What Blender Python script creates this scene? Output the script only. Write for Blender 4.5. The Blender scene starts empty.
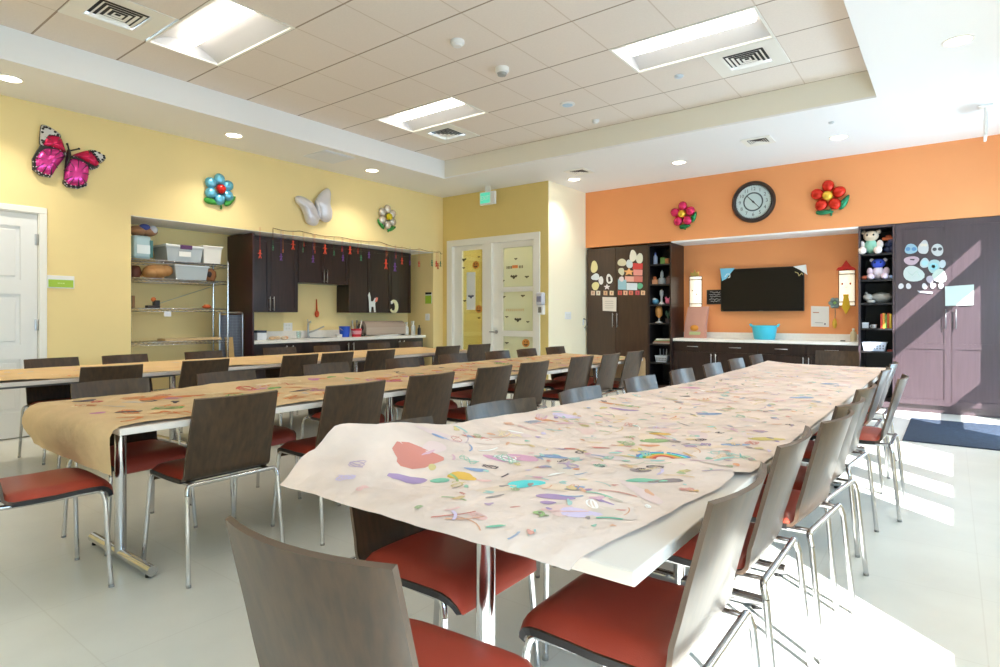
import bpy, bmesh, math, random
from mathutils import Vector, Matrix, noise
PI = math.pi
SUN, WORLD, EXPO, SPOT = 21.0, 7.3, 0.44, 60
random.seed(7)
SC = bpy.context.scene
COL = SC.collection

# ------------------------------------------------------------------ camera
F, CX, HV, YAW, CH = 595.7, 500.0, 316.5, math.radians(37.2), 1.2
FW = Vector((-math.sin(YAW), math.cos(YAW), 0)); RT = Vector((math.cos(YAW), math.sin(YAW), 0)); UP = Vector((0, 0, 1))
CAMP = Vector((0, 0, CH))
def ray(u, v): return FW + RT*((u-CX)/F) + UP*((HV-v)/F)
def on_z(u, v, z): r = ray(u, v); return CAMP + r*((z-CH)/r.z)
def on_x(u, v, x): r = ray(u, v); return CAMP + r*(x/r.x)
def on_y(u, v, y): r = ray(u, v); return CAMP + r*(y/r.y)
cd = bpy.data.cameras.new('camera'); cam = bpy.data.objects.new('camera', cd); COL.objects.link(cam)
cam.location = CAMP; cam.rotation_euler = (PI/2, 0, YAW)
cd.sensor_width = 36; cd.lens = 36*F/1000; cd.shift_y = -(333.5-HV)/1000; cd.clip_start = .02
SC.camera = cam

# ------------------------------------------------------------------ materials
def lin(c):
    return tuple((x/255/12.92 if x/255 <= .04045 else ((x/255+.055)/1.055)**2.4) for x in c)
def mat(name, rgb, rough=.5, metal=0, var=0, vscale=8, bump=0, bscale=40, coat=0, spec=.5, emit=None, es=0, stretch=None, alpha=None, trans=0, coatr=.15):
    m = bpy.data.materials.new(name); m.use_nodes = True
    nt = m.node_tree; b = nt.nodes['Principled BSDF']
    c = lin(rgb)
    b.inputs['Base Color'].default_value = (*c, 1); b.inputs['Roughness'].default_value = rough
    b.inputs['Metallic'].default_value = metal; b.inputs['Specular IOR Level'].default_value = spec
    b.inputs['Coat Weight'].default_value = coat; b.inputs['Coat Roughness'].default_value = coatr
    b.inputs['Transmission Weight'].default_value = trans
    if emit: b.inputs['Emission Color'].default_value = (*lin(emit), 1); b.inputs['Emission Strength'].default_value = es
    if alpha is not None: b.inputs['Alpha'].default_value = alpha
    tc = nt.nodes.new('ShaderNodeTexCoord'); mp = nt.nodes.new('ShaderNodeMapping')
    nt.links.new(tc.outputs['Object'], mp.inputs[0])
    if stretch: mp.inputs['Scale'].default_value = stretch
    if var:
        n = nt.nodes.new('ShaderNodeTexNoise'); n.inputs['Scale'].default_value = vscale; n.inputs['Detail'].default_value = 4
        nt.links.new(mp.outputs[0], n.inputs['Vector'])
        r = nt.nodes.new('ShaderNodeValToRGB')
        r.color_ramp.elements[0].position = .3; r.color_ramp.elements[1].position = .7
        r.color_ramp.elements[0].color = (*[max(0, x*(1-var)) for x in c], 1)
        r.color_ramp.elements[1].color = (*[min(1, x*(1+var)) for x in c], 1)
        nt.links.new(n.outputs['Fac'], r.inputs[0]); nt.links.new(r.outputs[0], b.inputs['Base Color'])
    if bump:
        n2 = nt.nodes.new('ShaderNodeTexNoise'); n2.inputs['Scale'].default_value = bscale; n2.inputs['Detail'].default_value = 3
        nt.links.new(mp.outputs[0], n2.inputs['Vector'])
        bp = nt.nodes.new('ShaderNodeBump'); bp.inputs['Strength'].default_value = bump; bp.inputs['Distance'].default_value = .01
        nt.links.new(n2.outputs['Fac'], bp.inputs['Height']); nt.links.new(bp.outputs[0], b.inputs['Normal'])
    return m
M = {}
def D(k, *a, **kw): M[k] = mat(k, *a, **kw)
D('wall_yellow', (246, 223, 162), .75, var=.03, vscale=1.2)
D('wall_mustard', (230, 206, 134), .75, var=.03, vscale=1.2)
D('wall_cream', (254, 245, 218), .75)
D('wall_orange', (240, 160, 102), .7, var=.03, vscale=1)
D('white_paint', (240, 240, 240), .6)
D('ceiling_white', (244, 244, 246), .8)
D('tray_shaded', (238, 234, 222), .8)  # ceiling white with the shade of the tray sides put into the colour
D('trim_white', (246, 244, 238), .4)
D('espresso', (42, 25, 21), .32, var=.35, vscale=5, stretch=(6, 6, .6), coat=.1)
D('espresso_flat', (64, 44, 32), .3, var=.2, vscale=5, stretch=(5, 5, .5), coat=.3)
D('wood_glare', (72, 58, 64), .35, var=.09, vscale=6, stretch=(8, 8, .5), coat=.25)  # dark brown wood, window glare put into its greyer colour
D('shelf_dark', (26, 22, 24), .5)
D('plywood', (64, 45, 28), .34, var=.4, vscale=5, stretch=(9, 9, .8), coat=.25, coatr=.15)
D('plywood_edge', (92, 72, 58), .45)
D('vinyl', (172, 66, 48), .4, var=.06, vscale=3, bump=.06, bscale=300)
D('chrome', (205, 205, 208), .16, 1)
D('steel', (190, 190, 192), .3, 1)
D('laminate', (222, 210, 200), .4)
D('laminate_edge', (232, 230, 226), .4)
D('kraft', (224, 192, 148), .85, var=.09, vscale=5, bump=1.0, bscale=10)
D('kraft_daylit', (226, 204, 192), .8, var=.1, vscale=6, bump=1.0, bscale=11)  # same kraft; chalk smears plus daylight's pale wash put into the colour
D('white_counter', (240, 236, 230), .3, var=.03, vscale=30)
D('black', (14, 13, 14), .4)
D('black_gloss', (16, 10, 9), .08, spec=.35)
D('red', (205, 32, 34), .3)
D('glassy', (226, 240, 236), .05, trans=1)
D('grey_metal', (120, 120, 124), .4, .6)
D('white_plastic', (240, 240, 240), .4)
D('rug', (44, 56, 76), .95, var=.25, vscale=30, bump=.6, bscale=200)
COLS = {}
def C_(rgb, rough=.6, **kw):
    k = (tuple(rgb), rough, tuple(sorted(kw.items())))
    if k not in COLS: COLS[k] = mat('tint_%d_%d_%d_%d' % (*rgb, len(COLS)), rgb, rough, **kw)
    return COLS[k]
def foil(rgb): return C_(rgb, .22, metal=.55)

def glass(name, rgb, refl=.08, tint=1.0, frost=0):
    m = bpy.data.materials.new(name); m.use_nodes = True; nt = m.node_tree; nt.nodes.clear()
    o = nt.nodes.new('ShaderNodeOutputMaterial'); mx = nt.nodes.new('ShaderNodeMixShader')
    t = nt.nodes.new('ShaderNodeBsdfTransparent'); t.inputs[0].default_value = (*lin(rgb), 1)
    g = nt.nodes.new('ShaderNodeBsdfGlossy'); g.inputs['Roughness'].default_value = .03
    mx.inputs[0].default_value = refl
    nt.links.new(g.outputs[0], mx.inputs[2])
    if frost:
        d = nt.nodes.new('ShaderNodeBsdfDiffuse'); d.inputs[0].default_value = (*lin(rgb), 1)
        tl = nt.nodes.new('ShaderNodeBsdfTranslucent'); tl.inputs[0].default_value = (*lin(rgb), 1)
        m2 = nt.nodes.new('ShaderNodeMixShader'); m2.inputs[0].default_value = .5
        nt.links.new(d.outputs[0], m2.inputs[1]); nt.links.new(tl.outputs[0], m2.inputs[2])
        m3 = nt.nodes.new('ShaderNodeMixShader'); m3.inputs[0].default_value = frost
        nt.links.new(t.outputs[0], m3.inputs[1]); nt.links.new(m2.outputs[0], m3.inputs[2])
        nt.links.new(m3.outputs[0], mx.inputs[1])
    else: nt.links.new(t.outputs[0], mx.inputs[1])
    nt.links.new(mx.outputs[0], o.inputs[0]); return m
M['clear_glass'] = glass('clear_glass', (250, 252, 252), .05)
M['sidelight_glass'] = glass('sidelight_glass', (236, 236, 214), .07)
M['frosted_glass'] = glass('frosted_glass', (236, 240, 224), .07, frost=.8)

def line_mat(name, base, line, axes, rough, var=.05, vs=3, coat=0, bump=0):
    """surface with a seam pattern; axes = [(axis, offset, pitch, width, strength)]"""
    m = mat(name, base, rough, coat=coat); nt = m.node_tree; b = nt.nodes['Principled BSDF']
    L = nt.links.new; N = nt.nodes.new
    geo = N('ShaderNodeNewGeometry'); sp = N('ShaderNodeSeparateXYZ'); L(geo.outputs['Position'], sp.inputs[0])
    no = N('ShaderNodeTexNoise'); no.inputs['Scale'].default_value = vs; no.inputs['Detail'].default_value = 5; L(geo.outputs['Position'], no.inputs['Vector'])
    rp = N('ShaderNodeValToRGB'); c = lin(base)
    rp.color_ramp.elements[0].position = .3; rp.color_ramp.elements[1].position = .7
    rp.color_ramp.elements[0].color = (*[x*(1-var) for x in c], 1); rp.color_ramp.elements[1].color = (*[min(1, x*(1+var)) for x in c], 1)
    L(no.outputs['Fac'], rp.inputs[0]); cur = rp.outputs[0]
    for ax, off, pitch, w, st, lc in axes:
        def mth(op, a, bb=None):
            n = N('ShaderNodeMath'); n.operation = op
            if isinstance(a, (int, float)): n.inputs[0].default_value = a
            else: L(a, n.inputs[0])
            if bb is not None: n.inputs[1].default_value = bb
            return n.outputs[0]
        f = mth('FRACT', mth('DIVIDE', mth('SUBTRACT', sp.outputs[ax], off-w/2), pitch))
        k = mth('MULTIPLY', mth('LESS_THAN', f, w/pitch), st)
        mx = N('ShaderNodeMix'); mx.data_type = 'RGBA'
        L(k, mx.inputs['Factor']); L(cur, mx.inputs['A']); mx.inputs['B'].default_value = (*lin(lc), 1)
        cur = mx.outputs['Result']
    L(cur, b.inputs['Base Color'])
    return m
TY0, TYP, TX0, TXP = 2.29, .652, -5.65, .633
M['ceiling_tile'] = line_mat('ceiling_tile', (238, 228, 220), None, [(1, TY0, TYP, .016, .8, (140, 118, 96)), (0, TX0, TXP, .012, .45, (190, 170, 150))], .85, .02, 60)  # the darker lines paint in the shadow of the tile reveals
M['floor_tile'] = line_mat('floor_tile', (230, 230, 224), None, [(0, .1, .61, .005, .14, (170, 160, 145)), (1, .2, .61, .005, .14, (170, 160, 145))], .28, .05, 2.5, coat=.15)

# ------------------------------------------------------------------ mesh builder
class MB:
    def __init__(s): s.v = []; s.f = []; s.m = []; s.s = []; s.cur = 0
    def add(s, vs, fs, smooth=False, m=None):
        o = len(s.v); s.v += [tuple(p) for p in vs]
        for f in fs: s.f.append(tuple(i+o for i in f)); s.m.append(s.cur if m is None else m); s.s.append(smooth)
        return s
    def box(s, x0, x1, y0, y1, z0, z1, bev=0, m=None):
        if bev:
            bm = bmesh.new(); bmesh.ops.create_cube(bm, size=1)
            for v in bm.verts: v.co = Vector(((x0+x1)/2+v.co.x*(x1-x0), (y0+y1)/2+v.co.y*(y1-y0), (z0+z1)/2+v.co.z*(z1-z0)))
            bmesh.ops.bevel(bm, geom=bm.edges[:], offset=bev, segments=2, affect='EDGES', profile=.5)
            bm.verts.index_update(); s.add([v.co for v in bm.verts], [[v.index for v in f.verts] for f in bm.faces], False, m); bm.free(); return s
        v = [(x, y, z) for z in (z0, z1) for y in (y0, y1) for x in (x0, x1)]
        return s.add(v, [(0, 2, 3, 1), (4, 5, 7, 6), (0, 1, 5, 4), (2, 6, 7, 3), (0, 4, 6, 2), (1, 3, 7, 5)], False, m)
    def tube(s, pts, r, n=10, closed=False, caps=True, m=None):
        pts = [Vector(p) for p in pts]; N = len(pts); rs = r if isinstance(r, (list, tuple)) else [r]*N
        rings = []; prev = None
        for i, p in enumerate(pts):
            if closed: t = (pts[(i+1) % N]-pts[i-1])
            else: t = pts[min(i+1, N-1)]-pts[max(i-1, 0)]
            t.normalize()
            if prev is None:
                a = Vector((0, 0, 1)) if abs(t.z) < .9 else Vector((1, 0, 0)); n1 = t.cross(a).normalized()
            else: n1 = (prev-t*prev.dot(t)).normalized()
            prev = n1; n2 = t.cross(n1)
            rings.append([p+(n1*math.cos(2*PI*k/n)+n2*math.sin(2*PI*k/n))*rs[i] for k in range(n)])
        vs = [q for R in rings for q in R]; fs = []
        for i in range(N if closed else N-1):
            j = (i+1) % N
            for k in range(n): fs.append((i*n+k, i*n+(k+1) % n, j*n+(k+1) % n, j*n+k))
        s.add(vs, fs, True, m)
        if caps and not closed:
            s.add(rings[0], [tuple(range(n))[::-1]], False, m); s.add(rings[-1], [tuple(range(n))], False, m)
        return s
    def lathe(s, prof, n=20, c=(0, 0, 0), m=None, smooth=True, axis='z', caps=True):
        vs = []; fs = []
        for r, z in prof:
            for k in range(n):
                a = 2*PI*k/n; x, y = r*math.cos(a), r*math.sin(a)
                p = (x, y, z) if axis == 'z' else ((x, z, y) if axis == 'y' else (z, x, y))
                vs.append((p[0]+c[0], p[1]+c[1], p[2]+c[2]))
        for i in range(len(prof)-1):
            for k in range(n): fs.append((i*n+k, i*n+(k+1) % n, (i+1)*n+(k+1) % n, (i+1)*n+k))
        s.add(vs, fs, smooth, m)
        for i in (0, len(prof)-1):
            if caps and prof[i][0] > 1e-5: s.add(vs[i*n:(i+1)*n], [tuple(range(n))], False, m)
        return s
    def ell(s, c, r, n=14, k=8, rot=None, m=None):
        vs = []; fs = []; R = rot or Matrix.Identity(3)
        for i in range(k+1):
            t = PI*i/k
            for j in range(n):
                a = 2*PI*j/n
                p = R @ Vector((r[0]*math.sin(t)*math.cos(a), r[1]*math.sin(t)*math.sin(a), r[2]*math.cos(t)))
                vs.append((p.x+c[0], p.y+c[1], p.z+c[2]))
        for i in range(k):
            for j in range(n): fs.append((i*n+j, (i+1)*n+j, (i+1)*n+(j+1) % n, i*n+(j+1) % n))
        return s.add(vs, fs, True, m)
    def poly(s, pts, y0, y1, m=None, smooth=False):
        """prism: outline (x,z) between planes y0 (front) and y1"""
        n = len(pts); vs = [(p[0], y0, p[1]) for p in pts]+[(p[0], y1, p[1]) for p in pts]
        s.add(vs, [tuple(range(n)), tuple(range(2*n-1, n-1, -1))], False, m)
        s.add(vs, [(i, i+n, (i+1) % n+n, (i+1) % n) for i in range(n)], smooth, m); return s
    def polyz(s, pts, z0, z1, m=None):
        n = len(pts); vs = [(p[0], p[1], z0) for p in pts]+[(p[0], p[1], z1) for p in pts]
        s.add(vs, [tuple(range(n-1, -1, -1)), tuple(range(n, 2*n))]+[(i, (i+1) % n, (i+1) % n+n, i+n) for i in range(n)], False, m); return s
    def dome(s, pts, h, y=0, rings=5, c=None, m=None, back=.6, rim=None):
        """inflated foil shape: outline (x,z) puffed out by h to -y and by h*back to +y"""
        n = len(pts); cx, cz = c or (sum(p[0] for p in pts)/n, sum(p[1] for p in pts)/n)
        for sg, hh in ((-1, h), (1, h*back)):
            vs = []; fs = []; ms = []
            for i in range(rings+1):
                k = math.cos(i/rings*PI/2) if i < rings else 0; d = math.sin(i/rings*PI/2)*hh
                if i == rings: vs.append((cx, y+sg*hh, cz)); break
                for p in pts: vs.append((cx+(p[0]-cx)*k, y+sg*d, cz+(p[1]-cz)*k))
            for i in range(rings):
                for j in range(n):
                    jj = (j+1) % n
                    f = (i*n+j, i*n+jj, (i+1)*n+jj, (i+1)*n+j) if i < rings-1 else (i*n+j, i*n+jj, rings*n)
                    fs.append(f if sg < 0 else f[::-1]); ms.append(rim if (rim is not None and i == 0) else (s.cur if m is None else m))
            o = len(s.v); s.v += vs
            for f, q in zip(fs, ms): s.f.append(tuple(i+o for i in f)); s.m.append(q); s.s.append(True)
        return s
    def build(s, name, mats, parent=None, loc=None, rz=0):
        me = bpy.data.meshes.new(name); me.from_pydata(s.v, [], s.f)
        if not isinstance(mats, (list, tuple)): mats = [mats]
        for q in mats: me.materials.append(M[q] if isinstance(q, str) else q)
        me.polygons.foreach_set('material_index', s.m); me.polygons.foreach_set('use_smooth', s.s)
        bm = bmesh.new(); bm.from_mesh(me); bmesh.ops.remove_doubles(bm, verts=bm.verts, dist=1e-6); bmesh.ops.recalc_face_normals(bm, faces=bm.faces)
        for e in bm.edges:
            if len(e.link_faces) == 2 and e.calc_face_angle(0) > .7: e.smooth = False
        bm.to_mesh(me); bm.free(); me.update()
        o = bpy.data.objects.new(name, me); COL.objects.link(o)
        if parent: o.parent = parent
        if loc is not None: o.location = loc
        o.rotation_euler[2] = rz
        return o
def tag(o, label=None, cat=None, group=None, kind=None):
    for k, v in (('label', label), ('category', cat), ('group', group), ('kind', kind)):
        if v: o[k] = v
    return o
def thing(name, label, cat, loc=(0, 0, 0), rz=0, group=None):
    o = bpy.data.objects.new(name, None); COL.objects.link(o); o.empty_display_size = .1
    o.location = loc; o.rotation_euler = (0, 0, rz); return tag(o, label, cat, group)
def copy_tree(o, parent=None):
    c = o.copy(); COL.objects.link(c)
    if parent: c.parent = parent
    for ch in list(o.children): copy_tree(ch, c)
    return c
def struct(name, mb, mats, parent=None, loc=None, rz=0):
    o = mb.build(name, mats, parent, loc, rz)
    if not parent: o['kind'] = 'structure'
    return o
def fillet(pts, r, n=6):
    pts = [Vector(p) for p in pts]; out = [pts[0]]
    for i in range(1, len(pts)-1):
        p = pts[i]; a = (pts[i-1]-p); b = (pts[i+1]-p); rr = min(r, a.length*.49, b.length*.49)
        A = p+a.normalized()*rr; B = p+b.normalized()*rr
        for k in range(n+1):
            t = k/n; out.append(A*(1-t)**2+p*2*t*(1-t)+B*t*t)
    out.append(pts[-1]); return out
def circ(r, n=20, cx=0, cz=0, rz_=None, ph=0):
    rz_ = rz_ or r
    return [(cx+r*math.cos(2*PI*k/n+ph), cz+rz_*math.sin(2*PI*k/n+ph)) for k in range(n)]
def wob(r, n=18, cx=0, cz=0, rz_=None, amp=.12, seed=0):
    rnd = random.Random(seed); a = [rnd.uniform(-amp, amp) for _ in range(4)]; rz_ = rz_ or r; o = []
    for k in range(n):
        t = 2*PI*k/n; q = 1+a[0]*math.cos(2*t)+a[1]*math.sin(3*t)+a[2]*math.cos(3*t)+a[3]*math.sin(2*t)
        o.append((cx+r*q*math.cos(t), cz+rz_*q*math.sin(t)))
    return o
TXT = {}
def text_mb(mb, s, size, cx, cz, y, m=None, th=.002, w=None):
    cu = bpy.data.curves.new('t', 'FONT'); cu.body = s; cu.size = size; cu.align_x = 'CENTER'; cu.align_y = 'CENTER'; cu.resolution_u = 3
    o = bpy.data.objects.new('t', cu); COL.objects.link(o)
    bpy.context.view_layer.update()
    me = bpy.data.meshes.new_from_object(o.evaluated_get(bpy.context.evaluated_depsgraph_get()))
    k = 1
    if w:
        xs = [v.co.x for v in me.vertices]; k = w/(max(xs)-min(xs))
    mb.add([(cx+v.co.x*k, y, cz+v.co.y) for v in me.vertices], [tuple(p.vertices) for p in me.polygons], False, m)
    bpy.data.objects.remove(o); bpy.data.curves.remove(cu); bpy.data.meshes.remove(me)

# ------------------------------------------------------------------ the room
XL, XR, YB, YO, XP, HC, HT = -7.31, .876, 9.11, 7.93, -5.06, 3.34, 3.62
NB = -7.95; YN = 9.68
TA, TB, TYE, TYS = -6.283, -.586, 6.854, -1.6
b = MB(); b.box(-8.3, XR+.3, -2.3, 10.2, -.1, 0); struct('floor', b, 'floor_tile')
b = MB()
for x0, x1, y0, y1 in ((-8.3, TA, -2.3, 10.2), (TB, XR+.3, -2.3, 10.2), (TA, TB, TYE, 10.2), (TA, TB, -2.3, TYS)): b.box(x0, x1, y0, y1, HC, HC+.02, m=0)
b.box(TA-.03, TA, TYS, TYE, HC+.02, HT+.1, m=0); b.box(TB, TB+.03, TYS, TYE, HC+.02, HT+.1, m=1)
b.box(TA, TB, TYE, TYE+.03, HC+.02, HT+.1, m=1); b.box(TA, TB, TYS-.03, TYS, HC+.02, HT+.1, m=1)
struct('ceiling', b, ['ceiling_white', 'tray_shaded'])
occupied = set()
TROF = [(-5.65, 2.29), (-5.65, 4.898), (-2.485, 4.898), (-2.485, 2.29), (-5.65, -.318), (-2.485, -.318)]
for x, y in TROF:
    i = round((x-TX0)/TXP); j = round((y-TY0)/TYP); occupied |= {(i, j), (i+1, j)}
VENTS = [(-5.65, 1.638), (-5.65, 5.55), (-1.852, 5.55)]
for x, y in VENTS: occupied.add((round((x-TX0)/TXP), round((y-TY0)/TYP)))
b = MB()
for i in range(-1, 8):
    for j in range(-6, 7):
        if (i, j) in occupied: continue
        x0 = max(TA, TX0+i*TXP); x1 = min(TB, x0+TXP); y0 = TY0+j*TYP; y1 = y0+TYP
        b.box(x0, x1, max(y0, TYS), min(y1, TYE), HT, HT+.02)
tc_ = struct('ceiling.001', b, 'ceiling_tile')
b = MB(); b.box(TA-.05, TB+.05, TYS-.05, TYE+.05, HT+.25, HT+.27); struct('ceiling.002', b, 'white_paint')
# left wall with the kitchen recess
NY0, NY1, NZ = 2.81, 7.68, 2.325
b = MB()
b.box(-8.1, XL, -2.3, .98, 0, HC); b.box(-8.1, XL, 1.97, NY0, 0, HC); b.box(-8.1, XL, .98, 1.97, 2.235, HC); b.box(-8.1, XL-.12, .98, 1.97, 0, 2.235)
b.box(-8.1, XL, NY0, NY1, NZ+.006, HC); b.box(NB, XL-.002, NY0, NY1, NZ, NZ+.006, m=1); b.box(-8.1, NB, NY0, NY1, 0, NZ); b.box(-8.1, XL, NY1, YO+.15, 0, HC)
struct('wall_left', b, ['wall_yellow', 'ceiling_white'])
b = MB()   # mustard wall with the door opening
b.box(XL, -7.19, YO, YO+.15, 0, HC); b.box(-5.22, XP-.002, YO, YO+.15, 0, HC); b.box(-7.19, -5.22, YO, YO+.15, 2.545, HC)
struct('wall_entry', b, 'wall_mustard')
b = MB(); b.box(XP-.15, XP, YO+.15, 9.75, 0, HC); b.box(XP-.002, XP, YO+.0, YO+.15, 0, HC); struct('wall_partition', b, 'wall_cream')
b = MB(); b.box(-8.1, XP-.15, 10.0, 10.2, 0, HC); b.box(-8.2, -8.1, YO+.15, 10.0, 0, HC); struct('wall_corridor', b, C_((222, 212, 160), .8))
b = MB(); b.box(XP, XR+.2, YN, YN+.15, 0, HC); struct('wall_back', b, 'wall_orange')
b = MB(); b.box(XP, XR+.2, YB+.01, YN, 2.388, HC, m=0); b.box(-3.53, -.98, YB+.012, YN, 2.365, 2.388, m=1); struct('wall_back.001', b, ['wall_orange', 'ceiling_white'])
b = MB(); b.box(-8.1, XR+.2, -2.3, -2.2, 0, HC); struct('wall_front', b, 'wall_cream')
# window wall (beside and behind the camera)
b = MB()
WIN = [(-1.7, 1.9, .89, 2.0), (3.4, 5.75, .89, 2.0)]
DOOR = (7.15, 8.59, 0, 2.87)
ys = -2.3
for (y0, y1, z0, z1) in WIN+[DOOR]:
    b.box(XR, XR+.1, ys, y0, 0, HC)
    if z0 > 0: b.box(XR, XR+.1, y0, y1, 0, z0)
    b.box(XR, XR+.1, y0, y1, z1, HC); ys = y1
b.box(XR, XR+.1, ys, 10.2, 0, HC)
struct('wall_right', b, 'wall_cream')
for i, (y0, y1, z0, z1) in enumerate(WIN):
    b = MB()
    for a, c in ((y0, y0+.04), (y1-.04, y1)): b.box(XR+.01, XR+.07, a, c, z0, z1)
    b.box(XR+.01, XR+.07, y0, y1, z0, z0+.04); b.box(XR+.01, XR+.07, y0, y1, z1-.04, z1)
    for a in ((3.86, 4.1), (4.5, 4.75)) if i == 1 else ((.1, .16),): b.box(XR+.01, XR+.08, a[0], a[1], z0, z1)
    w = struct('window_%d' % (i+1), b, 'trim_white')
    g = MB(); g.box(XR+.035, XR+.041, y0+.02, y1-.02, z0+.02, z1-.02); g.build('window_pane', 'clear_glass', w)
b = MB(); y0, y1, z0, z1 = DOOR
for a, c in ((y0, y0+.05), (y1-.03, y1)): b.box(XR+.01, XR+.08, a, c, z0, z1)
b.box(XR+.01, XR+.08, y0, y1, 2.3, 2.57); b.box(XR+.01, XR+.08, y0, y1, z1-.03, z1); b.box(XR+.01, XR+.08, y0, y1, 0, .05); b.box(XR-.04, XR+.05, y0, y1, .88, 1.0)
w = struct('door_3', b, 'trim_white')
g = MB(); g.box(XR+.04, XR+.046, y0+.02, y1-.02, .05, z1-.02); g.build('door_pane', 'clear_glass', w)

# white panelled door in the left wall  (local frame: x = along wall, -y = into the room)
d1 = bpy.data.objects.new('door_1', None); COL.objects.link(d1); d1.location = (XL, 0, 0); d1.rotation_euler[2] = PI/2; d1['kind'] = 'structure'
b = MB()
for x0, x1 in ((.92, .985), (1.965, 2.03)): b.box(x0, x1, -.022, .0, 0, 2.2318, bev=.006)
b.box(.92, 2.03, -.022, 0, 2.232, 2.295, bev=.006)
b.box(.98, .99, 0, .1, 0, 2.235); b.box(1.96, 1.97, 0, .1, 0, 2.235); b.box(.98, 1.97, 0, .1, 2.225, 2.235)
b.build('door_frame', 'trim_white', d1)
b = MB(); b.box(.99, 1.957, .03, .06, .012, 2.222)
xs = (.99, 1.13, 1.405, 1.545, 1.82, 1.957); zs = (.012, .26, .78, .92, 1.42, 1.56, 2.09, 2.222)
for i in (0, 2, 4): b.box(xs[i], xs[i+1], .012, .031, .012, 2.222)
for i in (1, 3):
    for j in (0, 2, 4, 6): b.box(xs[i], xs[i+1], .012, .031, zs[j], zs[j+1])
    for j in (1, 3, 5): b.box(xs[i]+.035, xs[i+1]-.035, .018, .031, zs[j]+.035, zs[j+1]-.035, bev=.006)
b.build('door_leaf', 'white_paint', d1)
for z in (.3, 1.115, 1.97):
    h = MB(); h.tube([(1.958, .004, z-.055), (1.958, .004, z+.055)], .009, 8); h.box(1.935, 1.982, .008, .012, z-.055, z+.055); h.build('hinge', 'steel', d1)

# glazed door with sidelight in the mustard wall
d2 = bpy.data.objects.new('door_2', None); COL.objects.link(d2); d2.location = (0, YO, 0); d2['kind'] = 'structure'
b = MB()
for x0, x1 in ((-7.2, -7.08), (-5.335, -5.215)): b.box(x0, x1, -.02, .15, 0, 2.4398, bev=.004)
b.box(-7.2, -5.215, -.02, .15, 2.44, 2.55, bev=.004); b.box(-6.39, -6.2, -.012, .15, 0, 2.4398)
b.build('door_frame', 'trim_white', d2)
b = MB(); b.box(-7.08, -6.905, .05, .11, 0, 2.44); b.box(-6.905, -6.39, .05, .11, 0, .1); b.box(-6.905, -6.39, .05, .11, 2.36, 2.44); b.box(-6.42, -6.39, .05, .11, 0, 2.44)
b.build('sidelight_sash', 'trim_white', d2)
b = MB(); b.box(-6.905, -6.42, .075, .085, .1, 2.36); b.build('sidelight_pane', 'sidelight_glass', d2)
b = MB(); b.box(-6.2, -6.0, .05, .1, .01, 2.44); b.box(-5.395, -5.335, .05, .1, .01, 2.44)
for z0, z1 in ((.01, .25), (.87, .965), (1.61, 1.69), (2.345, 2.44)): b.box(-6.0, -5.395, .05, .1, z0, z1)
lf = b.build('door_leaf', 'trim_white', d2)
for z0, z1 in ((.25, .87), (.965, 1.61), (1.69, 2.345)):
    b = MB(); b.box(-6.0, -5.395, .07, .08, z0, z1); b.build('lite_pane', 'frosted_glass', d2)
b = MB(); b.lathe([(.03, 0), (.03, .012)], 14, (-6.13, .04, .94), axis='y'); b.tube(fillet([(-6.13, .045, .94), (-6.13, -.01, .94), (-6.24, -.01, .94)], .02), .01, 8); b.build('door_handle', 'steel', d2)

# ------------------------------------------------------------------ chairs (built facing +y)
def strip(mb, prof, half, curve, th, nu=9, m_face=0, m_rim=1, sm=True):
    """bent board: prof [(y,z)], half(i), curve(i) = how far the edges come forward; th thickness away from the sitter"""
    n = len(prof); fr = []; bk = []
    for i, (y, z) in enumerate(prof):
        a = Vector((0, *prof[max(i-1, 0)])); c = Vector((0, *prof[min(i+1, n-1)])); t = (c-a).normalized()
        nn = Vector((0, -t.z, t.y))
        for k in range(nu):
            q = -1+2*k/(nu-1)
            p = Vector((half(i)*q, y+curve(i)*q*q, z)); fr.append(p); bk.append(p-nn*th)
    def grid(P, flip):
        fs = []
        for i in range(n-1):
            for k in range(nu-1):
                f = (i*nu+k, i*nu+k+1, (i+1)*nu+k+1, (i+1)*nu+k); fs.append(f[::-1] if flip else f)
        mb.add(P, fs, sm, m_face)
    grid(fr, False); grid(bk, True)
    ring = [k for k in range(nu)]+[i*nu+nu-1 for i in range(1, n)]+[(n-1)*nu+k for k in range(nu-2, -1, -1)]+[i*nu for i in range(n-2, 0, -1)]
    L = len(ring); vs = [fr[i] for i in ring]+[bk[i] for i in ring]
    mb.add(vs, [(i, (i+1) % L, (i+1) % L+L, i+L) for i in range(L)], False, m_rim)
BACKP = [(-.258, .832), (-.243, .79), (-.221, .72), (-.199, .65), (-.178, .58), (-.158, .52), (-.15, .488), (-.142, .468), (-.128, .456), (-.11, .452)]
SEATP = [(-.112, .452), (-.05, .449), (.03, .449), (.11, .452), (.17, .453), (.205, .449), (.23, .437), (.247, .418), (.256, .395)]
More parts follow.
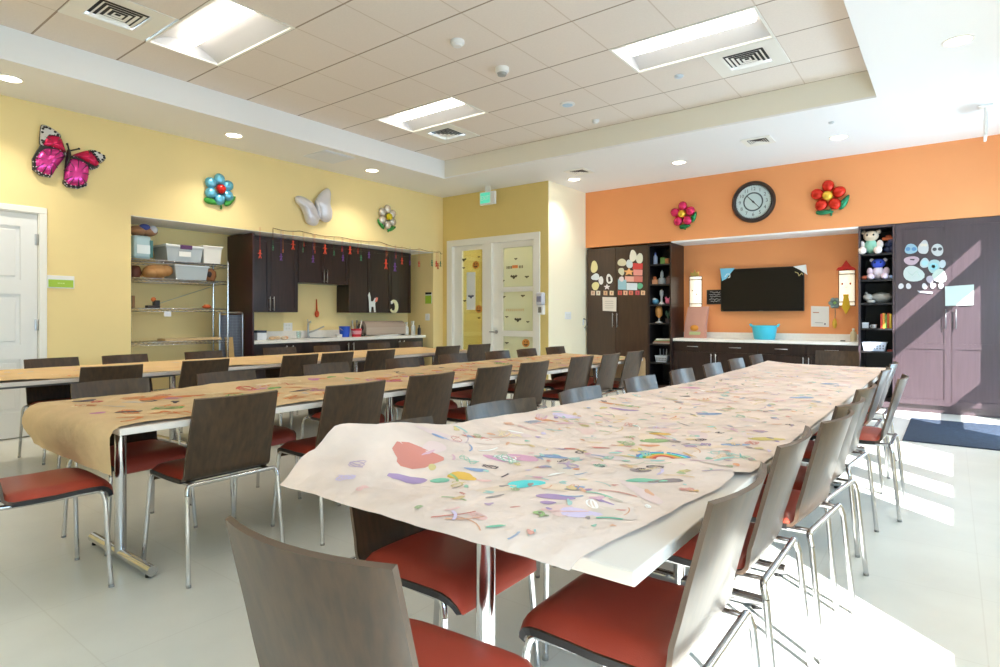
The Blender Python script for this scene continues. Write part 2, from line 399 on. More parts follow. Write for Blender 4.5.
def make_chair():
    t = thing('dining_chair', '', 'chair')
    b = MB(); n = len(BACKP)
    strip(b, [(y, z) for y, z in BACKP], lambda i: .205+.008*min(1, i/5), lambda i: .034*max(0, 1-i/(n-2.0))+.002, .012)
    b.build('backrest', ['plywood', 'plywood_edge'], t)
    b = MB(); strip(b, SEATP, lambda i: .216-(.0, .0, .0, .0, .0, .004, .012, .022, .034)[i], lambda i: 0, .019); se = b.build('seat', ['plywood', 'shelf_dark'], t)
    b = MB()
    top = [(-.128, .458), (-.118, .474), (-.09, .482), (-.03, .482), (.04, .480), (.11, .481), (.17, .480), (.213, .473), (.243, .456), (.262, .43), (.268, .4), (.26, .393)]
    hw = [.2, .205, .208, .209, .21, .21, .209, .205, .198, .19, .182, .178]
    vs = []; nu = 13; bot = [(-.128, .452), (-.118, .452), (-.09, .451), (-.03, .450), (.04, .449), (.11, .452), (.17, .453), (.205, .449), (.231, .437), (.248, .418), (.257, .396), (.258, .392)]
    for i in range(len(top)):
        for k in range(nu):
            q = -1+2*k/(nu-1); e = (1-abs(q)**6)**.5 if abs(q) < 1 else 0
            y = bot[i][0]+(top[i][0]-bot[i][0])*e; z = bot[i][1]+(top[i][1]-bot[i][1])*e
            vs.append((hw[i]*q, y, z))
    fs = [(i*nu+k, i*nu+k+1, (i+1)*nu+k+1, (i+1)*nu+k) for i in range(len(top)-1) for k in range(nu-1)]
    b.add(vs, fs, True); b.add([vs[k] for k in range(nu)], [tuple(range(nu))], False); b.add([vs[(len(top)-1)*nu+k] for k in range(nu)], [tuple(range(nu))], False)
    tag(b.build('cushion', 'vinyl', se), 'red vinyl seat cushion')
    R = .0105
    b = MB()
    P = fillet([(-.224, -.198, .395), (-.217, -.186, .436), (.217, -.186, .436), (.224, -.198, .395)], .045); b.tube(P, R)
    for s in (-1, 1):
        b.tube(fillet([(s*.185, -.186, .434), (s*.19, .0, .428), (s*.2, .205, .43), (s*.206, .216, .385)], .04), R)
    b.build('frame', 'chrome', t)
    for s in (-1, 1):
        for (p0, p1) in (((s*.224, -.198, .395), (s*.235, -.235, 0)), ((s*.206, .216, .385), (s*.232, .232, 0))):
            l = MB(); l.tube([p0, p1], R); lo = l.build('leg', 'chrome', t)
            g = MB(); q = Vector(p0)-Vector(p1); q.normalize(); g.tube([Vector(p1)+Vector((0, 0, .0)), Vector(p1)+q*.012], .0115, 8); tag(g.build('foot_cap', C_((150, 148, 146), .5), lo), 'grey plastic foot cap')
    return t
CH0 = make_chair(); used = [0]
ORD = ['first', 'second', 'third', 'fourth', 'fifth', 'sixth', 'seventh', 'eighth']
def chair(x, y, face, label, group):
    o = CH0 if not used[0] else copy_tree(CH0); used[0] = 1
    o.location = (x, y, 0); o.rotation_euler = (0, 0, face); tag(o, label, 'chair', group)
    return o
WE, EA = PI/2, -PI/2      # facing -x / facing +x
def row(xb, ys, face, where, group):
    """xb = where the top of the backs stands; ys = (y, turn, dx)"""
    for i, (y, tn, dx) in enumerate(ys):
        for ly in [1.9+1.766*k+s_*.69 for k in range(3) for s_ in (-1, 1)]:      # keep the front legs clear of the table feet
            for lg in (-.232, .232):
                if abs(y+lg-ly) < .04: y += .04 if y+lg > ly else -.04
        cx = xb+(-.224 if face == WE else .224)+dx
        chair(cx, y, face+math.radians(tn), 'dark plywood chair, %s from the camera on %s' % (ORD[i], where), group)
row(-.385, [(1.44, 0, 0), (2.03, 0, -.01), (2.56, -5, .04), (3.02, -7, .03), (3.7, -5, .02), (4.42, 0, .13), (5.02, 0, .0), (5.7, 0, 0)], WE, 'the window side of the window table row', 'chairs along the window side of the window table row')
row(-1.49, [(1.44, 0, -.045), (2.02, -9, -.06), (2.67, 0, -.02), (3.39, -2, -.02), (4.04, 0, 0), (4.7, 0, 0), (5.34, 0, 0), (6.0, 0, 0)], EA, 'the inner side of the window table row', 'chairs along the inner side of the window table row')
row(-2.70, [(1.5, 0, 0), (2.16, 0, .06), (2.76, 0, .03), (3.5, 0, 0), (4.1, 0, -.02), (4.88, 0, -.04), (5.38, 3, 0), (5.95, 0, 0)], WE, 'the window side of the middle table row', 'chairs along the window side of the middle table row')
row(-3.86, [(1.4, 5, 0), (2.08, 3, 0), (2.86, -2, -.06), (3.7, 3, -.03), (4.38, 0, -.05), (5.0, 0, 0), (5.6, 4, 0), (6.2, 0, 0)], EA, 'the kitchen side of the middle table row', 'chairs along the kitchen side of the middle table row')
row(-5.03, [(1.82, -3, 0), (2.53, 3, -.05), (3.42, 4, 0), (3.86, 4, 0), (4.45, 2, 0), (5.57, -3, 0), (6.2, -6, 0)], WE, 'the window side of the kitchen table row', 'chairs along the window side of the kitchen table row')
row(-6.34, [(1.82, 5, 0), (2.37, 6, 0), (3.16, 5, 0), (4.05, -4, -.04), (4.72, 4, 0), (5.6, 2, -.03), (6.15, -4, 0)], EA, 'the kitchen side of the kitchen table row', 'chairs along the wall side of the kitchen table row')
chair(-.88, .816, math.radians(5), 'dark plywood chair at the near head of the window table row', 'chairs at the table heads')
chair(-3.215, .84, math.radians(-2), 'chair with orange red seat at the near head of the middle table row', 'chairs at the table heads')
chair(-.98, 7.04, PI, 'dark plywood chair at the far head of the window table row, facing the camera', 'chairs at the table heads')

# ------------------------------------------------------------------ tables
def make_table():
    t = thing('folding_table', '', 'table')
    b = MB(); L, W = .88, .5
    b.box(-W, W, -L+.002, L-.002, .7, .73, bev=.004, m=0)
    b.build('tabletop', ['laminate'], t)
    b = MB(); b.box(-.3, .3, -L+.18, L-.18, .672, .7); b.box(-.02, .02, -L+.2, L-.2, .64, .672); b.build('support_rail', 'grey_metal', t)
    for s in (-1, 1):
        y = s*(L-.19)
        b = MB(); b.tube([(0, y, .03), (0, y, .69)], .026, 16); b.box(-.2, .2, y-.03, y+.03, .664, .7); l = b.build('leg', 'chrome', t)
        b = MB(); b.tube([(-.355, y, .034), (.355, y, .034)], .024, 14); b.build('foot', 'chrome', l)
        for sx in (-.32, .32):
            g = MB(); g.lathe([(.016, 0), (.016, .014)], 10, (sx, y, 0)); g.build('foot_glide', 'black', l)
    return t
T0 = make_table(); tu = [0]
TAB = [(-.965, 'the window table row', -.0), (-3.27, 'the middle table row', 0), (-5.82, 'the kitchen table row', 0)]
for x, nm, dx in TAB:
    for i, wh in enumerate(('near', 'middle', 'far')):
        o = T0 if not tu[0] else copy_tree(T0); tu[0] = 1
        o.location = (x, 1.9+1.766*i, 0); tag(o, 'white topped folding table with chrome legs, %s one of %s' % (wh, nm), 'table', 'folding tables in three rows')

# ------------------------------------------------------------------ kraft paper covers with painting on them
def interp(x, P):
    if x <= P[0][0]: return P[0][1]
    for (a, va), (c, vc) in zip(P, P[1:]):
        if x <= c: k = (x-a)/(c-a); k = k*k*(3-2*k); return va+(vc-va)*k
    return P[-1][1]
class Paper:
    def __init__(s, ylo, yhi, xl, xr, zl, zr, wr=.003, zb=.7335, fall=.3, near=None, far=None, seed=0, droop=None):
        s.droop = droop; s.lift = 0
        s.ylo, s.yhi, s.xl, s.xr, s.zl, s.zr, s.wr, s.zb, s.fall, s.near, s.far, s.seed = ylo, yhi, xl, xr, zl, zr, wr, zb, fall, near, far, seed
    def z(s, x, y):
        xl, xr = interp(y, s.xl), interp(y, s.xr)
        a = max(0, 1-(x-xl)/s.fall); c = max(0, 1-(xr-x)/s.fall)
        z = s.zb+interp(y, s.zl)*a**1.7+interp(y, s.zr)*c**2
        if s.droop and y < s.droop[0]: z -= s.droop[1]*((s.droop[0]-y)/s.droop[2])**1.6
        w = noise.noise(Vector((x*7+s.seed, y*5, s.seed)))*.6+noise.noise(Vector((x*17, y*15, s.seed+3)))*.4
        return z+s.wr*(w+.9)*1.0
    def drape(s, x, y):
        """y beyond the table ends is arc length hanging down"""
        if s.near and y < s.near[0]:
            d = s.near[0]-y; z0 = s.z(x, s.near[0]); bulge = s.near[1]
            k = min(1, d/.06); ang = k*PI/2
            yy = s.near[0]-.045*math.sin(ang)-bulge*(.12+.88*min(1, max(0, (interp(1.0, s.xr)-x)/.8)))*(math.sin(min(1, d/.2)*PI)*.6+.25*noise.noise(Vector((x*6, d*9, 1)))); zz = z0-.045*(1-math.cos(ang))-max(0, d-.06)
            return Vector((x, yy, zz))
        if s.far and y > s.far[0]:
            d = y-s.far[0]; z0 = s.z(x, s.far[0]); k = min(1, d/.06); ang = k*PI/2
            return Vector((x, s.far[0]+.045*math.sin(ang)+.02*math.sin(x*9), z0-.045*(1-math.cos(ang))-max(0, d-.06)))
        return Vector((x, y, s.z(x, y)))
    def mesh(s, mb, nx=34, ny=190, m=0):
        vs = []
        for j in range(ny+1):
            y = s.ylo+(s.yhi-s.ylo)*j/ny
            xl, xr = interp(y, s.xl), interp(y, s.xr)
            for i in range(nx+1):
                q = i/nx; vs.append(s.drape(xl+(xr-xl)*q, y))
        n1 = nx+1
        mb.add(vs, [(j*n1+i, j*n1+i+1, (j+1)*n1+i+1, (j+1)*n1+i) for j in range(ny) for i in range(nx)], True, m)
    def p(s, x, y): v = s.drape(x, y); return Vector((v.x, v.y, v.z+.0012+s.lift))
    def inside(s, x, y): return s.ylo+.02 < y < s.yhi-.02 and interp(y, s.xl)+.02 < x < interp(y, s.xr)-.02
    def blob(s, mb, cx, cy, rx, ry, ang, m, seed=0, amp=.2):
        s.lift += 1.5e-6
        o = wob(rx, 16, 0, 0, ry, amp, seed); ca, sa = math.cos(ang), math.sin(ang); n = len(o); vs = []; R = max(1, int(max(rx, ry)/.02))
        for k in range(R+1):
            q = 1-k/(R+1)
            for (u, w) in o:
                x, y = cx+(u*ca-w*sa)*q, cy+(u*sa+w*ca)*q
                if not s.inside(x, y): return
                vs.append(s.p(x, y))
        vs.append(s.p(cx, cy)); fs = []
        for k in range(R):
            for i in range(n): fs.append((k*n+i, k*n+(i+1) % n, (k+1)*n+(i+1) % n, (k+1)*n+i))
        for i in range(n): fs.append((R*n+i, R*n+(i+1) % n, len(vs)-1))
        mb.add(vs, fs, True, m)
    def stroke(s, mb, pts, w, m):
        s.lift += 1.5e-6
        L = []; pts = [Vector((a, c, 0)) for a, c in pts]
        for i, p in enumerate(pts):
            t = pts[min(i+1, len(pts)-1)]-pts[max(i-1, 0)]
            if t.length < 1e-6: return
            t.normalize(); nrm = Vector((-t.y, t.x, 0))*w/2
            for q in (p-nrm, p+nrm):
                if not s.inside(q.x, q.y): return
                L.append(s.p(q.x, q.y))
        mb.add(L, [(2*i, 2*i+1, 2*i+3, 2*i+2) for i in range(len(pts)-1)], True, m)
INK = [(205, 92, 78), (138, 104, 178), (72, 186, 150), (226, 178, 82), (92, 206, 208), (84, 132, 196), (206, 128, 176), (112, 166, 84), (226, 132, 74), (92, 78, 84), (196, 176, 60), (232, 188, 182), (214, 196, 222), (238, 216, 176), (206, 190, 176), (250, 244, 238)]
PALE = [tuple(int(a*.42+b_*.58) for a, b_ in zip(c, (226, 204, 192))) for c in INK[:11]]
INK2 = INK+PALE+[tuple(int(a*.6+b_*.4) for a, b_ in zip(c, (226, 204, 192))) for c in INK[:11]]
INKM = [C_(c, .7) for c in INK2]
def scribble(P, b, x, y, r, m, rnd, w=.006, n=26):
    ph, k1, k2 = rnd.uniform(0, 6), rnd.uniform(1.5, 4), rnd.uniform(1.5, 4)
    a = rnd.uniform(0, 3)
    pts = []
    for i in range(n):
        t = i/n*2*PI
        u, v = r*math.cos(k1*t+ph), r*.6*math.sin(k2*t)+r*.4*(i/n-.5)
        pts.append((x+u*math.cos(a)-v*math.sin(a), y+u*math.sin(a)+v*math.cos(a)))
    P.stroke(b, pts, w, m)
P1 = Paper(.968, 6.34, [(.93, -1.50), (.96, -1.52), (1.1, -1.56), (1.22, -1.56), (1.3, -1.465), (1.7, -1.455), (2.8, -1.462), (6.4, -1.46)],
           [(.95, -.572), (1.4, -.525), (1.74, -.49), (1.78, -.505), (1.82, -.468), (6.4, -.464)],
           [(.93, -.002), (.97, 0), (1.1, .05), (1.2, .118), (1.3, .116), (1.65, .068), (2.2, .05), (2.8, .036), (3.6, .012), (4.2, .0), (5.3, .008), (6.3, .02)],
           [(.95, 0), (1.6, .0), (1.75, .014), (1.85, .004), (6.3, .0)], wr=.006, fall=.42, droop=(1.03, .016, .062))
b = MB(); P1.mesh(b, 40, 220)
rnd = random.Random(3)
def tp(u, v, P=None):
    z = .736
    for _ in range(8):
        p = on_z(u, v, z); z = .5*z+.5*(P or P1).z(p.x, p.y)
    return p.x, p.y
SM = [(228, 196, 188), (226, 200, 196), (222, 204, 190), (232, 206, 184), (218, 196, 194), (230, 210, 200)]
for k in range(90):
    y = 1.15+5.0*rnd.random(); x = -1.38+.86*rnd.random(); P1.blob(b, x, y, rnd.uniform(.03, .1), rnd.uniform(.02, .05), rnd.uniform(0, 3), len(INKM)+1+k % 6, k+3000, .25)
BIG = [(417, 455, .085, .05, 0, 1), (409, 480, .05, .028, 1, 2), (440, 481, .03, .02, 2, 3), (462, 476, .045, .025, 3, 4), (525, 484, .05, .036, 4, 5), (484, 481, .02, .012, 11, 6), (553, 457, .05, .022, 5, 7), (476, 470, .035, .014, 5, 8),
       (500, 459, .05, .025, 6, 9), (520, 458, .07, .03, 6, 31), (555, 497, .05, .02, 1, 10), (579, 513, .05, .03, 12, 11), (548, 503, .02, .014, 1, 12), (578, 488, .02, .014, 5, 13), (588, 490, .012, .01, 1, 14), (645, 481, .05, .022, 2, 15), (667, 481, .05, .016, 9, 30),
       (655, 441, .06, .035, 7, 16), (660, 434, .04, .025, 3, 17), (650, 446, .04, .02, 8, 18), (710, 414, .06, .03, 5, 19), (765, 439, .06, .03, 10, 20), (830, 384, .07, .04, 5, 21), (803, 398, .06, .035, 5, 22), (612, 404, .06, .025, 8, 23), (628, 406, .06, .02, 7, 24), (624, 410, .07, .02, 1, 25),
       (478, 438, .05, .016, 0, 26), (600, 448, .03, .014, 0, 27), (571, 449, .03, .012, 0, 28), (565, 416, .06, .035, 12, 29), (690, 388, .08, .04, 6, 32), (735, 445, .05, .02, 5, 33), (440, 437, .03, .01, 5, 34), (515, 432, .03, .01, 15, 35), (545, 420, .05, .02, 8, 36), (533, 415, .06, .02, 0, 37), (640, 471, .03, .02, 9, 38)]
for u, v, rx, ry, m, sd in BIG:
    x, y = tp(u, v); P1.blob(b, x, y, rx, ry, .64+random.uniform(-.2, .2), (m+28 if m < 11 and m not in (3, 4) else m+1), sd, .16)
x, y = tp(664, 459)     # rainbow
for k, m in enumerate((5, 4, 7, 3, 8, 0)):
    r = .085-.011*k; P1.stroke(b, [(x+r*math.cos(t+.64+PI/2), y+r*math.sin(t+.64+PI/2)) for t in [(-1.5+3*i/14) for i in range(15)]], .011, m+1)
for u, v in ((563, 461), (580, 452), (600, 466), (640, 470), (655, 467), (700, 440), (720, 433), (505, 476), (490, 467), (745, 398), (790, 425), (620, 388)):
    x, y = tp(u, v); scribble(P1, b, x, y, rnd.uniform(.015, .03), 10, rnd, .0035)
for k in range(800):
    y = 1.0+5.3*rnd.random()**1.2; x = -1.42+.94*rnd.random()
    m = rnd.choice(list(range(16, 27))*5+list(range(27, 38))+[11, 12, 13, 14, 15]*3)
    if y < 1.5 and x < -1.05 and rnd.random() < .7: continue
    q = rnd.random()
    if q < .5: P1.blob(b, x, y, rnd.uniform(.005, .028 if k % 6 else .05), rnd.uniform(.004, .013), rnd.uniform(0, 3), m+1, k+100, .25)
    elif q < .75: scribble(P1, b, x, y, rnd.uniform(.01, .04), m+1, rnd, rnd.uniform(.0025, .006))
    else:
        a = rnd.uniform(0, PI); l = rnd.uniform(.03, .12); P1.stroke(b, [(x+l*t/6*math.cos(a+t*.08), y+l*t/6*math.sin(a+t*.08)) for t in range(7)], rnd.uniform(.003, .009), m+1)
for u, v in ((432, 472), (430, 464), (447, 497), (424, 491), (395, 488)):   # thin red strokes by the corner
    pass
x, y = tp(345, 489)
P1.stroke(b, [(x-.01*t+.02, y+.012*t) for t in range(-3, 4)], .012, 1)
tag(b.build('paper_cover', ['kraft_daylit']+INKM+[C_(c, .8) for c in SM]), 'pale kraft paper covered in children\'s painted drawings on the window table row', 'paper')
P2 = Paper(.82, 6.6, [(.8, -3.77), (1.0, -3.82), (1.5, -3.79), (6.6, -3.78)], [(.8, -2.765), (1.0, -2.775), (1.15, -2.80), (1.6, -2.775), (6.6, -2.77)],
           [(.8, .0), (1, .01), (1.5, .012), (2.2, .03), (3.2, .015), (6.6, .01)], [(.8, 0), (6.6, 0)], wr=.008, near=(1.035, .06), far=(6.33, 0), seed=11)
b = MB(); P2.mesh(b, 34, 220)
for k in range(260):
    y = 1.1+5.1*rnd.random(); x = -3.68+.86*rnd.random(); q = rnd.random()
    m = rnd.choice([0, 8, 8, 8, 0, 9, 11, 13, 13, 7, 6, 14])
    if q < .35: P2.blob(b, x, y, rnd.uniform(.015, .07), rnd.uniform(.008, .03), rnd.uniform(0, 3), m+1, k+900, .25)
    else: scribble(P2, b, x, y, rnd.uniform(.02, .08), m+1, rnd, rnd.uniform(.004, .012))
for u, v, rx, ry, m in ((128, 412, .05, .025, 9), (300, 391, .06, .03, 9), (85, 401, .06, .025, 9), (155, 398, .09, .05, 8), (190, 396, .09, .04, 8), (215, 385, .1, .04, 8), (330, 375, .1, .05, 7), (150, 392, .1, .03, 15), (270, 384, .08, .03, 13), (475, 362, .1, .05, 6)):
    x, y = tp(u, v, P2); P2.blob(b, x, y, rx, ry, 1.5, m+1, int(u), .2)
tag(b.build('paper_cover', ['kraft']+INKM), 'brown kraft paper with orange scribbles hanging over the end of the middle table row', 'paper')
P3 = Paper(.85, 6.36, [(.8, -6.31), (6.6, -6.31)], [(.8, -5.335), (6.6, -5.335)], [(.8, .02), (6.6, .012)],
           [(.8, 0), (1.3, .012), (1.6, 0), (2.6, 0), (2.9, .012), (3.2, 0), (6.6, .0)], wr=.002, near=(1.0, .0), seed=21)
b = MB(); P3.mesh(b, 26, 160)
for k in range(50):
    y = 1.2+5*rnd.random(); x = -6.25+.8*rnd.random(); scribble(P3, b, x, y, rnd.uniform(.02, .06), rnd.choice([13, 14, 8, 11])+1, rnd, .006)
tag(b.build('paper_cover', [C_((226, 192, 142), .85, var=.05, vscale=5)]+INKM), 'plain brown kraft paper lying along the kitchen table row', 'paper')
# ------------------------------------------------------------------ ceiling fixtures
LAMP = mat('lamp_reflector', (190, 191, 194), .5)
LAMP2 = mat('lamp_basket', (255, 252, 246), .4, emit=(255, 244, 228), es=7.5)
CAN = mat('can_lens', (255, 250, 240), .4, emit=(255, 240, 214), es=9.0)
TLAB = ['bright recessed ceiling light nearest the butterfly balloons', 'small looking recessed ceiling light by the far yellow wall corner', 'recessed ceiling light beside the square vent, toward the orange wall', 'recessed ceiling light above the camera', 'recessed ceiling light behind the camera on the door side', 'recessed ceiling light behind the camera on the window side']
TLAB[0] = 'large bright recessed ceiling light beside a vent above the pink butterfly'
for (x, y), lb in zip(TROF, TLAB):
    t = thing('ceiling_light', lb, 'ceiling light', (x, y, HT), 0, 'recessed fluorescent ceiling lights')
    L, W = TXP*2, TYP
    b = MB()
    for x0, x1, y0, y1 in ((0, L, 0, .022), (0, L, W-.022, W), (0, .022, .022, W-.022), (L-.022, L, .022, W-.022)): b.box(x0, x1, y0, y1, -.004, .012)
    b.build('housing', 'trim_white', t)
    b = MB()
    for s in (0, 1):      # curved reflector wings with closing ends
        N = 8; pr = [((.022+.235*k/N), .012+.1*math.sin(k/N*PI/2)) for k in range(N+1)]
        if s: pr = [(W-q, z) for q, z in pr]
        vs = [(.022, q, z) for q, z in pr]+[(L-.022, q, z) for q, z in pr]
        b.add(vs, [(k, k+1, k+N+2, k+N+1) for k in range(N)], True)
    b.add([(.022, .022, .012), (.022, W-.022, .012), (.022, W-.022, .115), (.022, .022, .115)], [(0, 1, 2, 3)])
    b.add([(L-.022, .022, .012), (L-.022, W-.022, .012), (L-.022, W-.022, .115), (L-.022, .022, .115)], [(0, 1, 2, 3)])
    b.box(.022, L-.022, .257, W-.257, .112, .116)
    b.build('reflector', LAMP, t)
    b = MB(); N = 8; pr = [(W/2-.07+.14*k/N, .085-.05*math.sin(k/N*PI)) for k in range(N+1)]
    vs = [(.09, q, z) for q, z in pr]+[(L-.09, q, z) for q, z in pr]
    b.add(vs, [(k, k+1, k+N+2, k+N+1) for k in range(N)], True); b.add(vs, [tuple(range(N+1)), tuple(range(N+1, 2*N+2))])
    b.build('lamp_basket', LAMP2, t)
def vent(loc, size, lb, nm='air_vent', down=0, core=.62):
    t = thing(nm, lb, 'vent', loc, 0, 'square ceiling air vents'); S = size; c = S/2; a = S*core/2
    b = MB()
    for x0, x1, y0, y1 in ((0, S, 0, c-a), (0, S, c+a, S), (0, c-a, c-a, c+a), (c+a, S, c-a, c+a)): b.box(x0+.003 if x0 == 0 else x0, x1-.003 if x1 == S else x1, y0+.003 if y0 == 0 else y0, y1-.003 if y1 == S else y1, -.006-down, .006-down)
    b.build('face_plate', 'trim_white', t)
    zb = .03 if not down else -.0015
    b = MB(); b.box(c-a, c+a, c-a, c+a, zb, zb+.004 if not down else zb+.001); b.build('duct_back', C_((52, 50, 50), .8), t)
    b = MB()
    for k in range(5):
        r0 = a*(1-k*.2); r1 = r0-a*.1; z0, z1 = (.0, -.006) if not down else (-.008, -.012)
        q = [(c-r0, c-r0, z1), (c+r0, c-r0, z1), (c+r0, c+r0, z1), (c-r0, c+r0, z1)]; p = [(c-r1, c-r1, z0), (c+r1, c-r1, z0), (c+r1, c+r1, z0), (c-r1, c+r1, z0)]
        b.add(q+p, [(i, (i+1) % 4, (i+1) % 4+4, i+4) for i in range(4)])
    b.build('louver', 'trim_white', t)
VL = ['square ceiling vent beside the light above the pink butterfly', 'square ceiling vent next to the small looking far light', 'square ceiling vent beside the light toward the orange wall']
for (x, y), lb in zip(VENTS, VL): vent((x, y, HT), TYP-.02, lb)
vent((-4.55, 7.53, HC), .34, 'small square vent in the white ceiling near the cream column wall', down=.008, core=.7)
vent((-2.05, 7.5, HC), .34, 'small square vent in the white ceiling above the clock', down=.008, core=.7)
b = MB(); b.box(-.24, .24, -.24, .24, -.014, 0, bev=.004); b.box(-.2, .2, -.2, .2, -.018, -.012, bev=.002)
tag(b.build('ceiling_hatch', C_((232, 238, 250), .5), None, (-6.64, 4.97, HC+.002)), 'flat square white panel on the white ceiling by the yellow wall', 'ceiling panel')
DL = ['round downlight in the ceiling above the blue flower balloon', 'round downlight in the white ceiling by the windows', 'round downlight in the ceiling near the white flower balloon', 'round downlight in front of the cream column wall', 'round downlight in the ceiling above the pink flower balloon', 'round downlight in the ceiling above the red flower balloon', 'round downlight in the ceiling above the white panelled door', 'round downlight in the ceiling over the window side chairs']
for (x, y), lb in zip([(-6.75, 3.70), (.036, 5.83), (-6.765, 5.813), (-4.7, 8.1), (-3.02, 8.086), (-1.076, 8.108), (-6.75, 1.6), (.036, 3.7)], DL):
    t = thing('downlight', lb, 'downlight', (x, y, HC), 0, 'round recessed downlights')
    b = MB(); b.lathe([(.105, 0.002), (.105, -.006), (.092, -.009), (.085, -.004)], 24, caps=False); b.build('trim_ring', 'trim_white', t)
    b = MB(); b.lathe([(.086, -.003), (.06, -.005), (0, -.006)], 24); b.build('lens', CAN, t)
    ld = bpy.data.lights.new('downlight_beam', 'SPOT'); ld.energy = SPOT; ld.color = (1, .92, .78); ld.spot_size = math.radians(115); ld.spot_blend = .8; ld.shadow_soft_size = .07
    lo = bpy.data.objects.new('downlight_beam', ld); COL.objects.link(lo); lo.parent = t; lo.location = (0, 0, -.02)
def det(x, y, r, h, lb, cat, nm, z=HT, m='white_plastic', m2=None):
    t = thing(nm, lb, cat, (x, y, z))
    b = MB(); b.lathe([(r, 0), (r, -h*.45), (r*.92, -h*.6), (r*.7, -h*.7)], 22); b.build('base', m, t)
    b = MB(); b.lathe([(r*.7, -h*.68), (r*.6, -h), (r*.3, -h*1.05), (0, -h*1.06)], 18); b.build('cap', m2 or m, t)
det(-3.46, 3.94, .062, .05, 'small white round sensor on the ceiling tiles closest to the camera', 'detector', 'smoke_detector')
det(-3.49, 4.63, .068, .075, 'white smoke detector with grey core on the middle ceiling tiles', 'detector', 'smoke_detector', m2=C_((170, 170, 168), .5))
det(-3.49, 5.87, .085, .02, 'round pale blue speaker grille in the ceiling tiles', 'speaker', 'ceiling_speaker', m2=C_((186, 214, 236), .5))
det(-2.19, 5.86, .045, .02, 'tiny pale round cap in the ceiling tile by the vent', 'sprinkler', 'fire_sprinkler', m=C_((214, 226, 238), .5))
det(-3.5, 6.56, .045, .04, 'small white sprinkler at the far edge of the ceiling tiles', 'sprinkler', 'fire_sprinkler')
det(-1.06, 7.43, .03, .02, 'tiny grey sprinkler cap in the white ceiling near the red flower', 'sprinkler', 'fire_sprinkler', z=HC+.002, m=C_((200, 204, 208), .5))
t = thing('hanging_sign', 'slim white sign seen edge on, hanging from the ceiling near the windows', 'sign', (.27, 7.8, HC))
b = MB(); b.box(-.06, .06, -.06, .06, -.02, 0, bev=.004); b.tube([(0, 0, -.02), (0, 0, -.1)], .012, 8); b.build('mount', 'white_plastic', t)
b = MB(); b.box(-.012, .012, -.15, .15, -.33, -.1, bev=.004); b.build('panel', 'white_plastic', t)

# ------------------------------------------------------------------ wall decorations
LW, BW = (XL, PI/2), (None, 0)
def petals(n, r0, rp, ph=PI/2, rz=1.0):
    return [(r0*math.cos(ph+2*PI*k/n), r0*math.sin(ph+2*PI*k/n)) for k in range(n)]
def flower(loc, rz, lb, pc, cc, lc, n, R, leaf):
    t = thing('flower_balloon', lb, 'balloon', loc, rz, 'foil flower balloons on the walls')
    rp = R*.36
    for (x, z) in petals(n, R*.62, rp):
        b = MB(); a = math.atan2(z, x); o = []
        for (u, w) in circ(rp*1.05, 18, 0, 0, rp*.95): o.append((x+u*math.cos(a)-w*math.sin(a), z+u*math.sin(a)+w*math.cos(a)))
        b.dome(o, rp*.75, -rp*.44); b.build('petal', foil(pc), t)
    b = MB(); b.dome(circ(R*.3, 18), R*.28, -.075); b.build('flower_center', foil(cc), t)
    for (x, z, l, w, a) in leaf:
        b = MB(); o = []
        for k in range(16):
            q = 2*PI*k/16; u, v = l*math.cos(q), w*math.sin(q)*(1-.35*math.cos(q)); o.append((x*R+(u*math.cos(a)-v*math.sin(a))*R, z*R+(u*math.sin(a)+v*math.cos(a))*R))
        b.dome(o, R*.16, -.02); b.build('leaf', foil(lc), t)
    b = MB(); s = leaf[0]; b.tube([(.1*R, -.03, -.8*R), (.16*R, -.02, -1.12*R), (.14*R, -.012, -1.2*R)], .012, 8); b.build('stem', foil(lc), t)
flower((XL, 3.80, 2.785), PI/2, 'light blue foil flower balloon with red center on the yellow wall', (112, 190, 222), (214, 40, 34), (72, 160, 70), 6, .2, [(-.45, -.82, .5, .2, -.15), (.72, -.6, .5, .2, .75)])
flower((XL, 6.574, 2.81), PI/2, 'small white foil flower balloon with yellow center above the kitchen', (222, 214, 204), (222, 206, 40), (66, 150, 74), 6, .2, [(-.62, -.65, .5, .2, -.9), (.5, -.85, .5, .2, .35)])
flower((-3.335, YB+.012, 2.79), 0, 'pink foil flower balloon on the orange wall above the open shelf', (226, 54, 110), (240, 190, 60), (40, 130, 80), 5, .2, [(.15, -.95, .45, .18, .1), (.85, -.3, .45, .18, 1.1)])
flower((-1.335, YB+.012, 2.825), 0, 'red foil flower balloon on the orange wall beside the clock', (222, 52, 34), (240, 196, 70), (50, 140, 100), 5, .22, [(-.2, -.95, .5, .17, -.05), (.85, -.45, .5, .2, 1.0)])
def pxl(u, v): p = on_x(u, v, XL); return p.y, p.z
def balloon_wing(t, outline, h, mats, rim, nm, c=None, y=-.08, tip=None):
    b = MB(); b.dome(outline, h, y, 6, c, 0, rim=1); b.build(nm, mats, t)
t = thing('butterfly_balloon', 'pink and black foil butterfly balloon on the yellow wall by the white door', 'balloon', (XL-.004, 2.2, 2.85), PI/2)
def W_(pts):     # photo outline turned into wall coordinates round the balloon's centre
    o = []
    for u, v in pts: y, z = pxl(20+u*.135, 110+v*.135); o.append((y-2.2, z-2.85))
    return o
def dense(o, n=3):
    r = []; N = len(o)
    for i in range(N):
        p0, p1, p2, p3 = o[i-1], o[i], o[(i+1) % N], o[(i+2) % N]
        for k in range(n):
            t = k/n; r.append(tuple(.5*(2*p1[q]+(p2[q]-p0[q])*t+(2*p0[q]-5*p1[q]+4*p2[q]-p3[q])*t*t+(3*p1[q]-p0[q]-3*p2[q]+p3[q])*t**3) for q in (0, 1)))
    return r
